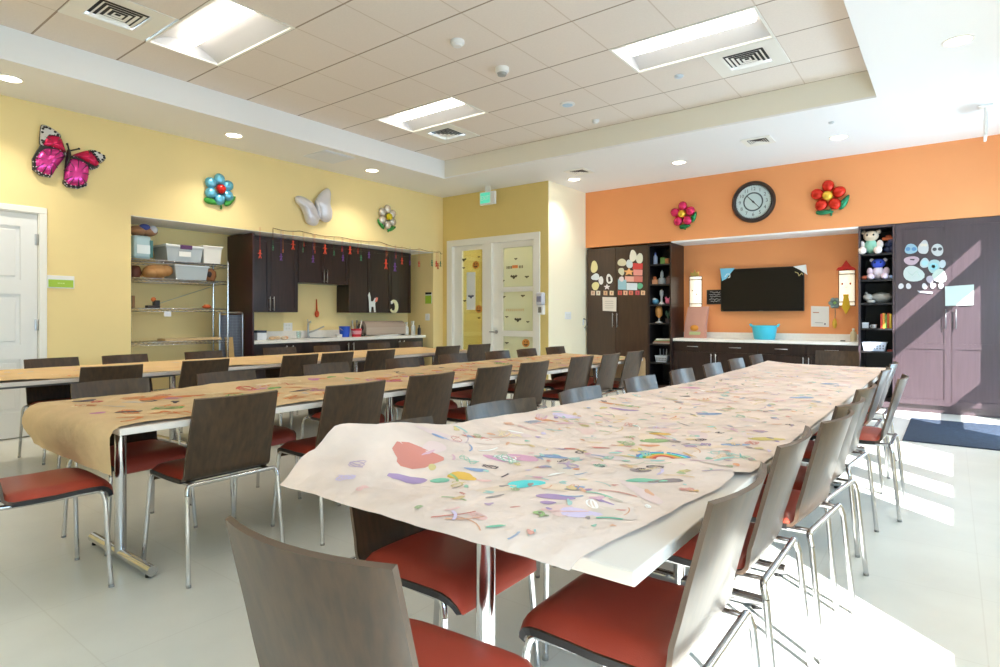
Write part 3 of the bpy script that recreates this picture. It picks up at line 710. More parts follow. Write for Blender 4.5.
PK, PKM, BLK, WHT = foil((216, 38, 92)), foil((226, 70, 160)), C_((24, 18, 22), .3), C_((214, 212, 210), .3)
for nm, pts in (('upper_wing', [(165, 200), (150, 265), (205, 280), (270, 300), (330, 330), (320, 275), (290, 205), (235, 190)]),
                ('lower_wing', [(150, 290), (95, 360), (95, 440), (150, 480), (220, 495), (265, 430), (325, 350), (300, 300), (220, 280)]),
                ('upper_wing', [(370, 345), (430, 365), (500, 405), (560, 430), (575, 385), (540, 340), (500, 305), (440, 315)]),
                ('lower_wing', [(345, 375), (320, 450), (315, 530), (345, 565), (420, 575), (480, 550), (500, 480), (495, 405), (420, 365)])):
    b = MB(); b.dome(dense(W_(pts)), .055, -.033, 6, None, 0, rim=1)
    o = W_(pts)
    wg = b.build(nm, [PK if nm[0] == 'u' else PKM, BLK], t)
    o = dense(o); n = len(o); cx, cz = sum(a[0] for a in o)/n, sum(a[1] for a in o)/n; b = MB()
    for k in range(0, n, 3):
        if (k//3) % 2 and nm[0] == 'u': continue
        b.tube([(cx+(o[k][0]-cx)*f, -.033-.055*(1-f*f)**.5-.001, cz+(o[k][1]-cz)*f) for f in (.35, .5, .65, .8, .92, 1)], [.0015, .003, .004, .005, .006, .007], 5)
    b.build('wing_veins', BLK, wg)
for pts in ([(140, 130), (165, 115), (210, 130), (285, 180), (290, 205), (230, 190), (165, 215), (150, 270), (132, 250)], [(505, 300), (550, 305), (620, 345), (618, 375), (580, 400), (560, 365), (530, 330)]):
    b = MB(); b.dome(dense(W_(pts)), .03, -.04, 4, None, 0, rim=1); wg = b.build('wing_tip', [WHT, BLK], t)
    o = dense(W_(pts)); n = len(o); cx, cz = sum(a[0] for a in o)/n, sum(a[1] for a in o)/n; b = MB()
    for k in range(0, n, 2): b.ell((cx+(o[k][0]-cx)*.72, -.062, cz+(o[k][1]-cz)*.72), (.014, .006, .011), 7, 5)
    b.build('wing_spots', BLK, wg)
for pts in ([(140, 265), (205, 268), (320, 320), (325, 345), (210, 300), (140, 310), (100, 370), (110, 450), (160, 480), (225, 490), (215, 505), (140, 490), (85, 445), (82, 365)], [(368, 350), (430, 355), (500, 395), (575, 415), (560, 435), (520, 450), (500, 425), (430, 380)], [(312, 520), (345, 560), (420, 572), (485, 545), (480, 568), (420, 588), (340, 575), (308, 545)]):
    b = MB(); o = W_(pts); b.poly(o, -.06, -.02); b.cur = 1
    for k in range(len(o)-1):
        for f in (.25, .7): b.ell((o[k][0]+(o[k+1][0]-o[k][0])*f, -.06, o[k][1]+(o[k+1][1]-o[k][1])*f), (.006, .004, .006), 6, 4)
    b.build('wing_band', [BLK, C_((222, 206, 214), .5)], t)
b = MB(); o = W_([(338, 300), (360, 300), (365, 360), (335, 430), (318, 440), (325, 370)]); b.dome(dense(o), .04, -.05, 5); b.build('body', BLK, t)
b = MB()
for pts in ([(350, 305), (345, 275), (338, 258)], [(355, 308), (395, 300), (425, 293)]):
    o = W_(pts); b.tube([(p[0], -.05, p[1]) for p in o], .008, 6); b.ell((o[-1][0], -.05, o[-1][1]), (.012,)*3, 8, 5)
b.build('antennae', BLK, t)
t = thing('butterfly_balloon', 'silver foil butterfly balloon on the yellow wall above the kitchen', 'balloon', (XL-.004, 5.173, 2.755), PI/2)
def W2(pts):
    o = []
    for u, v in pts: y, z = pxl(190+u*.22, 160+v*.22); o.append((y-5.173, z-2.755))
    return o
SIL = C_((226, 224, 232), .28, metal=.35, bump=.6, bscale=30)
for nm, pts in (('left_wing', [(470, 170), (495, 165), (540, 190), (560, 220), (575, 260), (570, 295), (545, 300), (520, 285), (510, 250), (490, 210), (472, 190)]),
                ('right_wing', [(560, 185), (585, 150), (615, 130), (628, 150), (625, 200), (635, 240), (630, 275), (605, 285), (585, 270), (575, 230), (562, 210)])):
    b = MB(); b.dome(dense(W2(pts)), .08, -.05, 6); b.build('wing', SIL, t)
b = MB(); o = W2([(556, 190), (566, 190), (582, 240), (582, 270), (572, 270), (562, 220)]); b.dome(dense(o), .05, -.06, 4); b.build('body', SIL, t)

# clock
t = thing('wall_clock', 'round wall clock with dark frame and pale face on the orange wall', 'clock', (-2.296, YB+.012, 2.862))
b = MB(); b.lathe([(.24, -.03), (.25, -.06), (.275, -.065), (.298, -.04), (.3, 0)], 48, axis='y', caps=False); b.build('frame', C_((48, 36, 34), .3), t)
b = MB(); b.lathe([(.245, -.03), (0, -.031)], 48, axis='y', smooth=False); b.build('dial', C_((206, 222, 224), .5), t)
b = MB(); b.lathe([(.118, -.0335), (.138, -.0335)], 48, axis='y', smooth=False, caps=False)
for k in range(60):
    a = 2*PI*k/60; r0, r1 = .228, .24; w = .0025
    b.poly([(r0*math.sin(a)-w*math.cos(a), r0*math.cos(a)+w*math.sin(a)), (r0*math.sin(a)+w*math.cos(a), r0*math.cos(a)-w*math.sin(a)), (r1*math.sin(a)+w*math.cos(a), r1*math.cos(a)-w*math.sin(a)), (r1*math.sin(a)-w*math.cos(a), r1*math.cos(a)+w*math.sin(a))], -.0335, -.031)
for k, s in enumerate(['12', '1', '2', '3', '4', '5', '6', '7', '8', '9', '10', '11']):
    a = 2*PI*k/12; text_mb(b, s, .07, .185*math.sin(a), .185*math.cos(a), -.0335)
b.build('numerals', C_((70, 84, 90), .5), t)
b = MB()
for a, l, w in ((math.radians(-43), .12, .008), (math.radians(137), .13, .006)):
    dx, dz = math.sin(a), math.cos(a); b.poly([(-dx*.03-w*dz, -dz*.03+w*dx), (-dx*.03+w*dz, -dz*.03-w*dx), (dx*l+w*.5*dz, dz*l-w*.5*dx), (dx*l-w*.5*dz, dz*l+w*.5*dx)], -.04, -.036)
b.lathe([(.014, -.042), (.014, -.034)], 12, axis='y'); b.build('hands', 'black', t)

# signs, switches, dispenser
def sign(nm, loc, rz, w, h, lb, cat, parts, th=.012, back='white_plastic'):
    t = thing(nm, lb, cat, loc, rz); b = MB(); b.box(-w/2, w/2, -th, 0, -h/2, h/2, bev=.002); b.build('plate', back, t)
    for pn, x0, x1, z0, z1, m in parts: b = MB(); b.box(x0, x1, -th-.002, -th+.001, z0, z1); b.build(pn, m, t)
    return t
GR = C_((168, 204, 62), .5)
s = sign('door_sign', (XL, 2.15, 1.555), PI/2, .235, .13, 'lime green and white name plate beside the white door', 'sign', [('color_panel', -.108, .108, -.055, .022, GR)])
b = MB()
for x0, x1 in ((-.03, -.012), (-.006, .006), (.012, .03)): b.box(x0, x1, -.0155, -.0135, -.018, -.008)
b.build('lettering', C_((214, 232, 150), .5), s)
t_ = sign('wall_sign', (-7.42, NY1, 1.53), 0, .15, .2, 'small lime green sign with black bar on the kitchen recess end wall', 'sign', [('color_panel', -.075, .075, -.1, .045, GR), ('black_bar', -.075, .075, .062, .1, 'black')])
def switch(loc, rz, n, lb, nm='light_switch'):
    w = .06+.045*n; t = thing(nm, lb, 'switch' if nm == 'light_switch' else 'outlet', loc, rz); b = MB(); b.box(-w/2, w/2, -.008, 0, -.06, .06, bev=.003); b.build('plate', 'white_plastic', t)
    for k in range(n):
        x = (k-(n-1)/2)*.046; b = MB()
        if nm == 'light_switch': b.box(x-.016, x+.016, -.013, -.006, -.032, .032, bev=.002)
        else:
            for z in (-.025, .025): b.box(x-.015, x+.015, -.011, -.006, z-.014, z+.014, bev=.002)
        b.build('rocker' if nm == 'light_switch' else 'socket', C_((226, 226, 222), .4), t)
switch((-7.45, NY1, 1.19), 0, 1, 'white light switch on the kitchen recess end wall')
switch((XP, 8.52, 1.215), PI/2, 3, 'wide white switch plate on the cream column wall')
switch((NB, 5.2, 1.045), PI/2, 2, 'white power outlet on the yellow wall above the sink counter', 'power_outlet')
t = thing('wall_hook', 'small grey curved hook on the cream column wall', 'hook', (XP, 9.03, 1.1), PI/2)
b = MB(); b.box(-.02, .02, -.008, 0, -.05, .05, bev=.003); b.build('plate', 'white_plastic', t)
b = MB(); b.tube(fillet([(0, -.008, .06), (.02, -.05, .05), (.025, -.06, -.05), (0, -.03, -.1)], .03), .009, 8); b.build('hook_arm', C_((120, 118, 110), .4), t)
t = thing('soap_dispenser', 'white and grey hand sanitizer dispenser on the mustard wall edge by the door', 'dispenser', (-5.175, YO, 1.4))
b = MB(); b.box(-.06, .06, -.1, 0, -.02, .18, bev=.02); b.build('cover', C_((206, 208, 220), .3), t)
b = MB(); b.box(-.045, .045, -.108, -.09, .03, .12, bev=.01); b.build('window', C_((150, 150, 170), .2), t)
b = MB(); b.box(-.055, .055, -.075, 0, -.17, -.02, bev=.008); b.build('tray', 'white_plastic', t)
b = MB(); b.box(-.03, .03, -.08, -.07, -.14, -.05, bev=.004); b.build('push_bar', C_((130, 126, 120), .4), t)
t = thing('exit_sign', 'green and white EXIT sign under the ceiling above the glazed door', 'sign', (-6.05, 7.62, 3.135))
b = MB(); b.box(-.155, .155, 0, .05, -.105, .105, bev=.006); b.box(-.05, .05, .01, .04, .1, .2); b.build('housing', 'white_plastic', t)
b = MB(); b.box(-.14, .06, -.004, .002, -.08, .09); b.build('face', mat('exit_green', (90, 205, 175), .4, emit=(90, 210, 180), es=.5), t)
b = MB(); text_mb(b, 'EXIT', .1, -.04, 0, -.006, w=.17); b.build('lettering', C_((236, 250, 244), .5), t)

# garland of hanging figures over the kitchen recess
t = thing('garland', 'string garland with red, purple and green hanging figures above the kitchen cabinets', 'garland', (XL, 0, 0), PI/2)
SP = [(273, 240), (273, 228), (300, 231), (340, 237), (380, 242), (405, 248), (420, 249), (440, 252)]
pts = []
for i, (u, v) in enumerate(SP): p = on_x(u, v, XL+.012); pts.append((p.y, -.012, p.z))
pts.append((7.90, -.012, 2.33))
fine = []
for a, c in zip(pts, pts[1:]):
    for k in range(6): q = k/6; fine.append((a[0]+(c[0]-a[0])*q, a[1], a[2]+(c[2]-a[2])*q-.02*math.sin(q*PI)))
b = MB(); b.tube(fine+[pts[-1]], .004, 5); b.build('string', C_((120, 70, 50), .6), t)
def figure(mb, x, z, s):
    mb.ell((x, -.012, z+s*.3), (s*.1, .012, s*.12), 8, 6); mb.tube([(x, -.012, z+s*.2), (x, -.012, z-s*.1)], s*.07, 6)
    for sg in (-1, 1): mb.tube([(x, -.012, z+s*.12), (x+sg*s*.2, -.012, z+s*.02)], s*.04, 5); mb.tube([(x, -.012, z-s*.1), (x+sg*s*.13, -.012, z-s*.42)], s*.05, 5)
RD, PU, GN, OR_ = (226, 70, 40), (112, 62, 150), (56, 122, 84), (206, 110, 60)
for i, (u, v, c, s) in enumerate([(260, 254, RD, .14), (273, 248, GN, .08), (283, 251, OR_, .06), (281, 257, PU, .12), (293, 245, RD, .16), (303, 250, GN, .08), (304, 245, RD, .05), (314, 248, OR_, .06), (315, 252, RD, .05), (313, 259, PU, .13), (325, 249, RD, .18), (334, 253, GN, .09), (342, 250, RD, .06), (343, 258, PU, .12), (350, 250, RD, .16), (358, 252, RD, .06), (361, 258, GN, .11), (369, 255, PU, .13), (386, 264, RD, .2), (395, 267, PU, .18), (396, 257, RD, .06), (402, 261, RD, .14), (387, 255, OR_, .05), (410, 263, PU, .1), (419, 264, RD, .12), (432, 263, GN, .14), (438, 266, OR_, .14), (448, 263, RD, .13), (457, 262, GN, .12)]):
    if u < 440:
        p = on_x(u, v, XL+.012); y, z = p.y, p.z; zs = 2.38
    else: y, z, zs = 7.6+(u-436)*.012, on_y(u, v, YO-.02).z-.02, 2.345
    b = MB(); figure(b, y, z, s*.95); b.tube([(y, -.012, z+s*.3), (y, -.012, zs)], .002, 4); b.build('hanging_figure', C_(c, .4), t)

# stickers on the glazed door
def decal(nm, x, z, outl, rgb, lb, grp, y=YO+.066, extra=()):
    t = thing(nm, lb, 'sticker', (x, y, z), 0, grp); b = MB(); b.poly(outl, -.002, 0); b.build('shape', C_(rgb, .6), t)
    for pn, o, c in extra: b = MB(); b.poly(o, -.0035, -.0015); b.build(pn, C_(c, .6), t)
def bat(s): return [(x*s, z*s) for x, z in [(-1, .25), (-.55, .5), (-.25, .2), (-.12, .45), (0, .3), (.12, .45), (.25, .2), (.55, .5), (1, .25), (.7, -.1), (.45, -.05), (.25, -.3), (0, -.5), (-.25, -.3), (-.45, -.05), (-.7, -.1)]]
def pump(s): return circ(s, 16, 0, 0, s*.9)
PF = lambda s: [('eye', [(-.55*s, .15*s), (-.15*s, .15*s), (-.35*s, .45*s)], (60, 40, 30)), ('eye', [(.15*s, .15*s), (.55*s, .15*s), (.35*s, .45*s)], (60, 40, 30)), ('mouth', [(-.6*s, -.15*s), (0, -.3*s), (.6*s, -.15*s), (.3*s, -.55*s), (-.3*s, -.55*s)], (60, 40, 30))]
def py(u, v): p = on_y(u, v, YO+.07); return p.x, p.z
for u, v, lb in ((476, 265, 'orange pumpkin sticker high on the sidelight glass'), (479, 309, 'orange pumpkin sticker low on the sidelight glass'), (526, 343, 'orange pumpkin sticker on the lowest pane of the glazed door')):
    decal('pumpkin_sticker', *py(u, v), pump(.075), (206, 140, 66), lb, 'pumpkin stickers on the glass', extra=PF(.075))
for u, v, s, lb in ((514, 277, .075, 'black bat sticker in the middle of the top door pane'), (518, 320, .075, 'black bat sticker in the middle of the second door pane'), (527, 277, .045, 'small grey bat sticker at the top pane edge toward the dispenser'), (503, 281, .04, 'small dark bat sticker low on the hinge side of the top pane'), (523, 296, .045, 'small dark bat sticker high in the second pane'), (504, 297, .04, 'small dark bat sticker in the second pane upper corner by the handle'), (507, 317, .035, 'small grey bat sticker low in the second pane by the handle'), (528, 322, .035, 'small grey bat sticker low in the second pane by the dispenser'), (516, 259, .035, 'small grey bat sticker above the banner on the top pane'),
                    (464, 260, .06, 'dark bat sticker at the top of the sidelight glass'), (479, 257, .03, 'tiny dark bat sticker in the top corner of the sidelight'), (464, 268, .035, 'small crescent like bat sticker under the top sidelight bat'), (465, 301, .04, 'dark bat sticker beside the paper on the sidelight'), (479, 318, .03, 'tiny dark bat sticker under the low sidelight pumpkin'), (507, 343, .04, 'small bat sticker on the lowest door pane')):
    decal('bat_sticker', *py(u, v), bat(s), (70, 66, 54), lb, 'bat stickers on the glass')
x, z = py(515, 267); t = thing('banner_sticker', 'orange and dark lettered banner sticker on the top door pane', 'sticker', (x, YO+.066, z))
b = MB(); b.poly([(-.055, -.02), (.06, -.02), (.06, .03), (-.055, .03)], -.002, 0); b.build('orange_strip', C_((232, 140, 80), .6), t)
b = MB()
for q in (-.17, -.14, -.11, -.08, .085, .115, .145): b.box(q, q+.018, -.002, 0, -.025, .02)
b.build('lettering', C_((104, 96, 80), .6), t)
x, z = py(515, 310); t = thing('banner_sticker', 'faint tan lettered banner sticker on the second door pane', 'sticker', (x, YO+.066, z))
b = MB()
for q in range(9): b.box(-.18+q*.042, -.155+q*.042, -.002, 0, -.02, .02)
b.build('lettering', C_((206, 186, 150), .6), t)
x, z = py(471, 291); t = thing('paper_notice', 'tall white paper with dark bat shape taped on the sidelight', 'paper', (x, YO+.072, z))
b = MB(); b.box(-.1, .1, -.002, 0, -.33, .33); b.build('sheet', C_((232, 238, 240), .7), t); b = MB(); b.poly([(p[0], p[1]-.1) for p in bat(.07)], -.004, -.002); b.build('bat_print', C_((80, 84, 110), .6), t)

# ------------------------------------------------------------------ cabinets on the orange wall (front planes face -y)
def shaker(mb, x0, x1, z0, z1, y, st=.055, mids=(), th=.02, rec=.008):
    zs = [z0]+[q for m_ in mids for q in (m_-st/2, m_+st/2)]+[z1]
    mb.box(x0, x0+st, y-th, y, z0, z1); mb.box(x1-st, x1, y-th, y, z0, z1)
    mb.box(x0+st, x1-st, y-th, y, z0, z0+st); mb.box(x0+st, x1-st, y-th, y, z1-st, z1)
    for m_ in mids: mb.box(x0+st, x1-st, y-th, y, m_-st/2, m_+st/2)
    mb.box(x0+st, x1-st, y-th+rec, y, z0+st, z1-st)
def pull(mb, x, z, y, l, vert=True, r=.006, out=.03):
    if vert: mb.tube([(x, y-out, z-l/2), (x, y-out, z+l/2)], r, 8); [mb.tube([(x, y, z+q), (x, y-out, z+q)], r*.8, 6) for q in (-l*.38, l*.38)]
    else: mb.tube([(x-l/2, y-out, z), (x+l/2, y-out, z)], r, 8); [mb.tube([(x+q, y, z), (x+q, y-out, z)], r*.8, 6) for q in (-l*.38, l*.38)]
ZT = 2.36
t = thing('tall_cabinet', 'tall dark brown double door cabinet beside the cream wall', 'cabinet', (-5.03, YB, 0))
W = 1.117
b = MB(); b.box(0, W, .022, YN-YB-.01, .09, ZT); b.box(.02, W-.02, .05, YN-YB-.02, 0, .09); b.build('body', 'espresso_flat', t)
for x0, x1, hx in ((.004, .538, .5), (.542, W-.004, .58)):
    b = MB(); b.box(x0, x1, 0, .02, .1, ZT-.004, bev=.002); d = b.build('door', 'espresso_flat', t)
    b = MB(); pull(b, hx, 1.14, 0, .24); tag(b.build('handle', 'steel', d), 'steel bar handle')
def bookcase(x0, x1, zs, lb, mt, zt):
    t = thing('bookcase', lb, 'shelf', (x0, YB, 0)); W = x1-x0; dp = YN-YB-.01
    b = MB()
    b.box(0, .022, 0, dp, 0, zt); b.box(W-.022, W, 0, dp, 0, zt); b.box(.022, W-.022, dp-.015, dp, 0, zt, m=1); b.box(.022, .024, .01, dp-.015, .1, zt-.03, m=1); b.box(W-.024, W-.022, .01, dp-.015, .1, zt-.03, m=1); b.box(.022, W-.022, 0, dp, zt-.03, zt); b.box(.022, W-.022, 0.01, dp, 0, .1)
    b.build('body', [mt, 'shelf_dark'], t)  # inner faces and boards coloured near black to stand in for recess shade
    for z in zs: b = MB(); b.box(.022, W-.022, .004, dp-.015, z-.022, z); b.build('shelf_board', 'shelf_dark', t)
    return t
bookcase(-3.911, -3.53, (2.04, 1.72, 1.395, 1.097, .763, .466), 'tall narrow open bookcase in dark wood next to the counter', 'espresso', ZT)
bookcase(-.985, -.585, (2.02, 1.682, 1.377, 1.046, .748), 'tall narrow open bookcase holding plush toys beside the grey cabinet', 'wood_glare', 2.385)
t = thing('tall_cabinet', 'tall glare-greyed dark double door cabinet streaked by sunlight at the window end', 'cabinet', (-.583, YB, 0))
b = MB(); b.box(0, 1.18, .022, YN-YB-.01, .09, 2.385); b.box(1.18, 1.458, .0, YN-YB-.01, .09, 2.385); b.box(.0, 1.458, .05, YN-YB-.02, 0, .09); b.build('body', 'wood_glare', t)
for x0, x1, hx in ((.004, .576, .52), (.58, 1.176, .595+.0)):
    b = MB(); shaker(b, x0, x1, .1, 2.378, .02, .07, (.83,)); d = b.build('door', 'wood_glare', t)
    b = MB(); pull(b, hx if hx < .55 else .62, 1.17, 0, .24); tag(b.build('handle', 'grey_metal', d), 'dark metal bar handle')
# low counter between them
CXA, CXB = -3.528, -.987
t = thing('base_cabinet', 'low dark wood cabinet run with four drawers under the television', 'cabinet', (0, YB, 0))
b = MB(); b.box(CXA, CXB, .11, YN-YB-.01, .08, .812); b.box(CXA, CXB, .16, YN-YB-.02, 0, .08); b.build('body', 'espresso', t)
n = 4; w = (CXB-CXA)/n
for k in range(n):
    x0 = CXA+k*w+.004; x1 = CXA+(k+1)*w-.004
    b = MB(); b.box(x0, x1, .09, .11, .66, .805, bev=.002); d = b.build('drawer', 'espresso', t)
    b = MB(); pull(b, (x0+x1)/2, .735, .09, .17, False); tag(b.build('handle', 'steel', d), 'steel bar handle')
    b = MB(); shaker(b, x0, x1, .09, .652, .11, .06); d = b.build('door', 'espresso', t)
    b = MB(); pull(b, x1-.03 if k % 2 == 0 else x0+.03, .53, .09, .2); tag(b.build('handle', 'steel', d), 'steel bar handle')
t = thing('countertop', 'white countertop with low backsplash under the television', 'countertop', (0, YB, 0))
b = MB(); b.box(CXA, CXB, .07, YN-YB-.002, .814, .858, bev=.003); b.build('top', 'white_counter', t)
b = MB(); b.box(CXA, CXB, YN-YB-.022, YN-YB-.002, .858, .95, bev=.002); b.build('backsplash', 'white_counter', t)

# television and things on the orange recess wall
Y0 = YN
t = thing('television', 'black flat screen television on the orange recess wall', 'television', (-2.315, Y0, 1.615))
b = MB(); b.box(-.595, .595, -.085, -.045, -.335, .325, bev=.006); b.box(-.2, .2, -.045, 0, -.2, .2); b.build('body', 'black', t)
b = MB(); b.box(-.582, .582, -.0865, -.084, -.318, .313); b.build('screen', 'black_gloss', t)
b = MB(); b.box(-.03, .03, -.0875, -.0855, -.331, -.324); b.build('badge', 'grey_metal', t)
def pn(u, v, y=YN-.095): p = on_y(u, v, y); return p.x, p.z
def paper_shape(nm, lb, cat, uv, rgb, y, th=.004, marks=(), grp=None, rough=.7):
    P = [pn(u, v, y) for u, v in uv]; cx = sum(p[0] for p in P)/len(P); cz = sum(p[1] for p in P)/len(P)
    t = thing(nm, lb, cat, (cx, y, cz), 0, grp); b = MB(); b.poly([(p[0]-cx, p[1]-cz) for p in P], -th, 0); b.build('sheet', C_(rgb, rough), t)
    for mn, kind, uv2, c, w in marks:
        b = MB(); q = [pn(u, v, y) for u, v in uv2]; q = [(p[0]-cx, p[1]-cz) for p in q]
        if kind == 'p': b.poly(q, -th-.002, -th+.001)
        elif kind == 'd': b.lathe([(w, -th-.002), (w, -th+.001)], 12, (q[0][0], 0, q[0][1]), axis='y')
        else: b.tube([(p[0], -th-.001, p[1]) for p in q], w, 5)
        b.build(mn, C_(c, .6), t)
    return t
paper_shape('paper_decoration', 'light blue paper triangle on the upper television corner by the small sign', 'decoration', [(720, 268.5), (735, 268), (726, 279), (722, 281)], (126, 200, 230), YN-.0845, marks=[('curl', 'l', [(725, 277), (727, 274), (730, 274), (730, 277), (728, 278)], (236, 244, 250), .006)])
paper_shape('paper_decoration', 'white paper triangle on the upper television corner by the red hat lamp', 'decoration', [(793, 266.5), (806, 264.5), (807.5, 275), (800, 270)], (240, 240, 238), YN-.0845, marks=[('curl', 'l', [(795, 272), (798, 273), (799, 276), (802, 273), (803, 275)], (226, 206, 140), .006)])
t = thing('chalk_sign', 'small black framed sign with white writing beside the television', 'sign', (-3.02, Y0, 1.512))
b = MB(); b.box(-.13, .13, -.02, 0, -.115, .115, bev=.003); b.build('board', 'black', t)
b = MB(); rnd = random.Random(5)
for r in range(5):
    z = .075-r*.036; x = -.09+rnd.uniform(0, .02); pts = []
    while x < .09: pts.append((x, -.022, z+rnd.uniform(-.011, .011))); x += rnd.uniform(.008, .016)
    b.tube(pts, .0026, 5)
b.build('writing', C_((226, 226, 226), .7), t)
SH = mat('lamp_shade_white', (255, 248, 236), .6, emit=(255, 238, 208), es=.55)
def sconce(x, lb, face, extra):
    t = thing('wall_lamp', lb, 'lamp', (x, Y0, 1.6))
    b = MB(); b.box(-.06, .06, -.03, 0, -.18, .18); b.build('back_plate', 'grey_metal', t)
    b = MB(); N = 10; hw = .096; pr = [(hw*math.sin(a), -.03-.07*math.cos(a)) for a in [(-PI/2+PI*k/N) for k in range(N+1)]]
    vs = [(p[0], p[1], -.25) for p in pr]+[(p[0], p[1], .25) for p in pr]
    b.add(vs, [(k, k+1, k+N+2, k+N+1) for k in range(N)], True); b.build('lamp_shade', SH, t)
    b = MB()
    for z in (.195, -.195, .25, -.25): b.tube([(p[0]*1.02, p[1]-.002, z) for p in pr], .007, 6)
    for p in (pr[0], pr[-1]): b.tube([(p[0]*1.02, p[1], -.25), (p[0]*1.02, p[1], .25)], .006, 6)
    b.build('shade_frame', 'black', t)
    for nm, x_, z_, r, c in face: b = MB(); b.ell((x_, -.1+abs(x_)*.25, z_), (r, .006, r), 10, 6); b.build(nm, C_(c, .6), t)
    for nm, o, y0, c in extra: b = MB(); b.poly(o, y0-.012, y0); b.build(nm, C_(c, .7), t)
sconce(-3.325, 'lit white wall lamp with two dark eyes above the paper bag', [('eye', -.03, .02, .016, (90, 80, 76)), ('eye', .03, -.04, .014, (90, 80, 76))], [('paper_bow', [(-.06, .25), (-.07, .32), (-.02, .3), (0, .36), (.03, .3), (.07, .33), (.07, .25)], -.08, (196, 164, 84))])
sconce(-1.183, 'lit white wall lamp dressed with red paper hat and yellow tie', [('eye', -.045, .06, .018, (190, 110, 100)), ('eye', .045, .06, .018, (190, 110, 100))], [('paper_hat', [(-.125, .25), (-.1, .29), (-.06, .3), (0, .39), (.06, .3), (.1, .28), (.125, .25)], -.09, (206, 40, 30)), ('paper_tie', [(-.035, -.09), (.035, -.09), (.03, -.13), (.055, -.27), (0, -.37), (-.05, -.27), (-.03, -.13)], -.11, (226, 184, 40)), ('smile', [(-.035, .02), (0, .005), (.035, .02), (0, .012)], -.101, (200, 160, 140))])
paper_shape('paper_notice', 'white paper notice taped on the orange wall near the red hat lamp', 'paper', [(811, 306), (829, 306.5), (829, 327), (811, 326.5)], (232, 230, 228), YN-.002, marks=[('text_line', 'p', [(813, 312), (819, 312), (819, 313), (813, 313)], (200, 150, 130), 0), ('text_line', 'p', [(815, 322), (823, 322.5), (823, 323.3), (815, 322.8)], (190, 186, 186), 0), ('stamp', 'd', [(825, 324)], (110, 110, 116), .012)])
t = thing('hanging_ornament', 'grey green flower ornament with cord and yellow tassel on the orange wall', 'ornament', (*[(pn(835, 303, YN)[0])], YN, pn(835, 303, YN)[1]))
b = MB()
for k in range(6): a = PI*k/3; b.ell((.05*math.cos(a), -.02, .05*math.sin(a)), (.032, .015, .032), 8, 6)
b.build('flower', C_((118, 140, 140), .5), t); b = MB(); b.ell((0, -.035, 0), (.022, .012, .022), 8, 6); b.build('center', C_((150, 190, 110), .5), t)
b = MB(); b.tube([(0, -.012, -.05), (.006, -.012, -.15), (0, -.012, -.23)], .005, 6); b.build('cord', C_((150, 130, 110), .7), t)
b = MB(); b.lathe([(.006, 0), (.028, -.04), (.03, -.09), (.012, -.14)], 10, (0, -.03, -.22)); b.build('tassel', C_((232, 190, 70), .6), t)
# on the counter
t = thing('paper_bag', 'pinkish brown paper bag with pumpkin picture standing on the white counter', 'bag', (-3.27, 9.5, .858), math.radians(-4))
b = MB(); pr = [(-.175, -.06), (.155, -.06), (.155, .05), (-.175, .05)]; tp_ = [(-.13, .0), (.2, .0), (.2, .05), (-.13, .05)]
vs = [(x, y, 0) for x, y in pr]+[(x+.01, y*.9, .2) for x, y in pr]+[(x, y, .5) for x, y in tp_]
b.add(vs, [(0, 1, 5, 4), (1, 2, 6, 5), (2, 3, 7, 6), (3, 0, 4, 7), (4, 5, 9, 8), (5, 6, 10, 9), (6, 7, 11, 10), (7, 4, 8, 11), (3, 2, 1, 0)]); b.build('bag_body', C_((214, 158, 140), .7, bump=.3, bscale=20), t)
b = MB(); b.poly([(-.09, .05), (.09, .05), (.1, .1), (-.08, .1)], -.062, -.058); b.build('label_patch', C_((196, 206, 150), .6), t)
b = MB(); b.ell((.0, -.06, .16), (.07, .012, .05), 12, 6); b.build('pumpkin_picture', C_((226, 152, 60), .6), t)
t = thing('bucket', 'turquoise plastic bucket with two handles on the white counter below the television', 'bucket', (-2.22, 9.42, .858))
b = MB(); b.lathe([(.0, 0), (.135, 0), (.145, .01), (.175, .2), (.182, .205), (.178, .21), (.17, .2), (.14, .015), (0, .012)], 28); b.build('tub', C_((64, 196, 222), .35), t)
for s in (-1, 1): b = MB(); b.tube(fillet([(s*.172, -.045, .19), (s*.2, -.045, .225), (s*.2, .045, .225), (s*.172, .045, .19)], .03), .01, 8); b.build('handle', C_((64, 196, 222), .35), t)
def bottle(loc, lb, rgb, cap, h=.2, r=.035, nm='bottle', cat='bottle', grp=None, spray=False):
    t = thing(nm, lb, cat, loc, 0, grp); b = MB(); b.lathe([(0, 0), (r, 0), (r, h*.6), (r*.85, h*.7), (r*.35, h*.8), (r*.35, h*.86)], 16); b.build('bottle_body', C_(rgb, .3), t)
    b = MB(); b.lathe([(r*.42, h*.84), (r*.42, h), (0, h)], 12)
    if spray: b.box(-.045, .02, -.012, .012, h*.98, h*1.1, bev=.004); b.box(-.05, -.04, -.006, .006, h*.8, h, bev=.002)
    b.build('cap', C_(cap, .4), t); return t
bottle((-1.08, 9.45, .858), 'pale soap bottle on the counter end against the toy bookcase', (222, 206, 170), (236, 230, 220), .18, .04)
b = MB(); b.box(-.03, .03, -.012, .012, 0, .014, bev=.004); tag(b.build('black_marker_block', 'black', None, (-1.2, 9.4, .858)), 'tiny black block lying on the counter near the soap bottle', 'block')

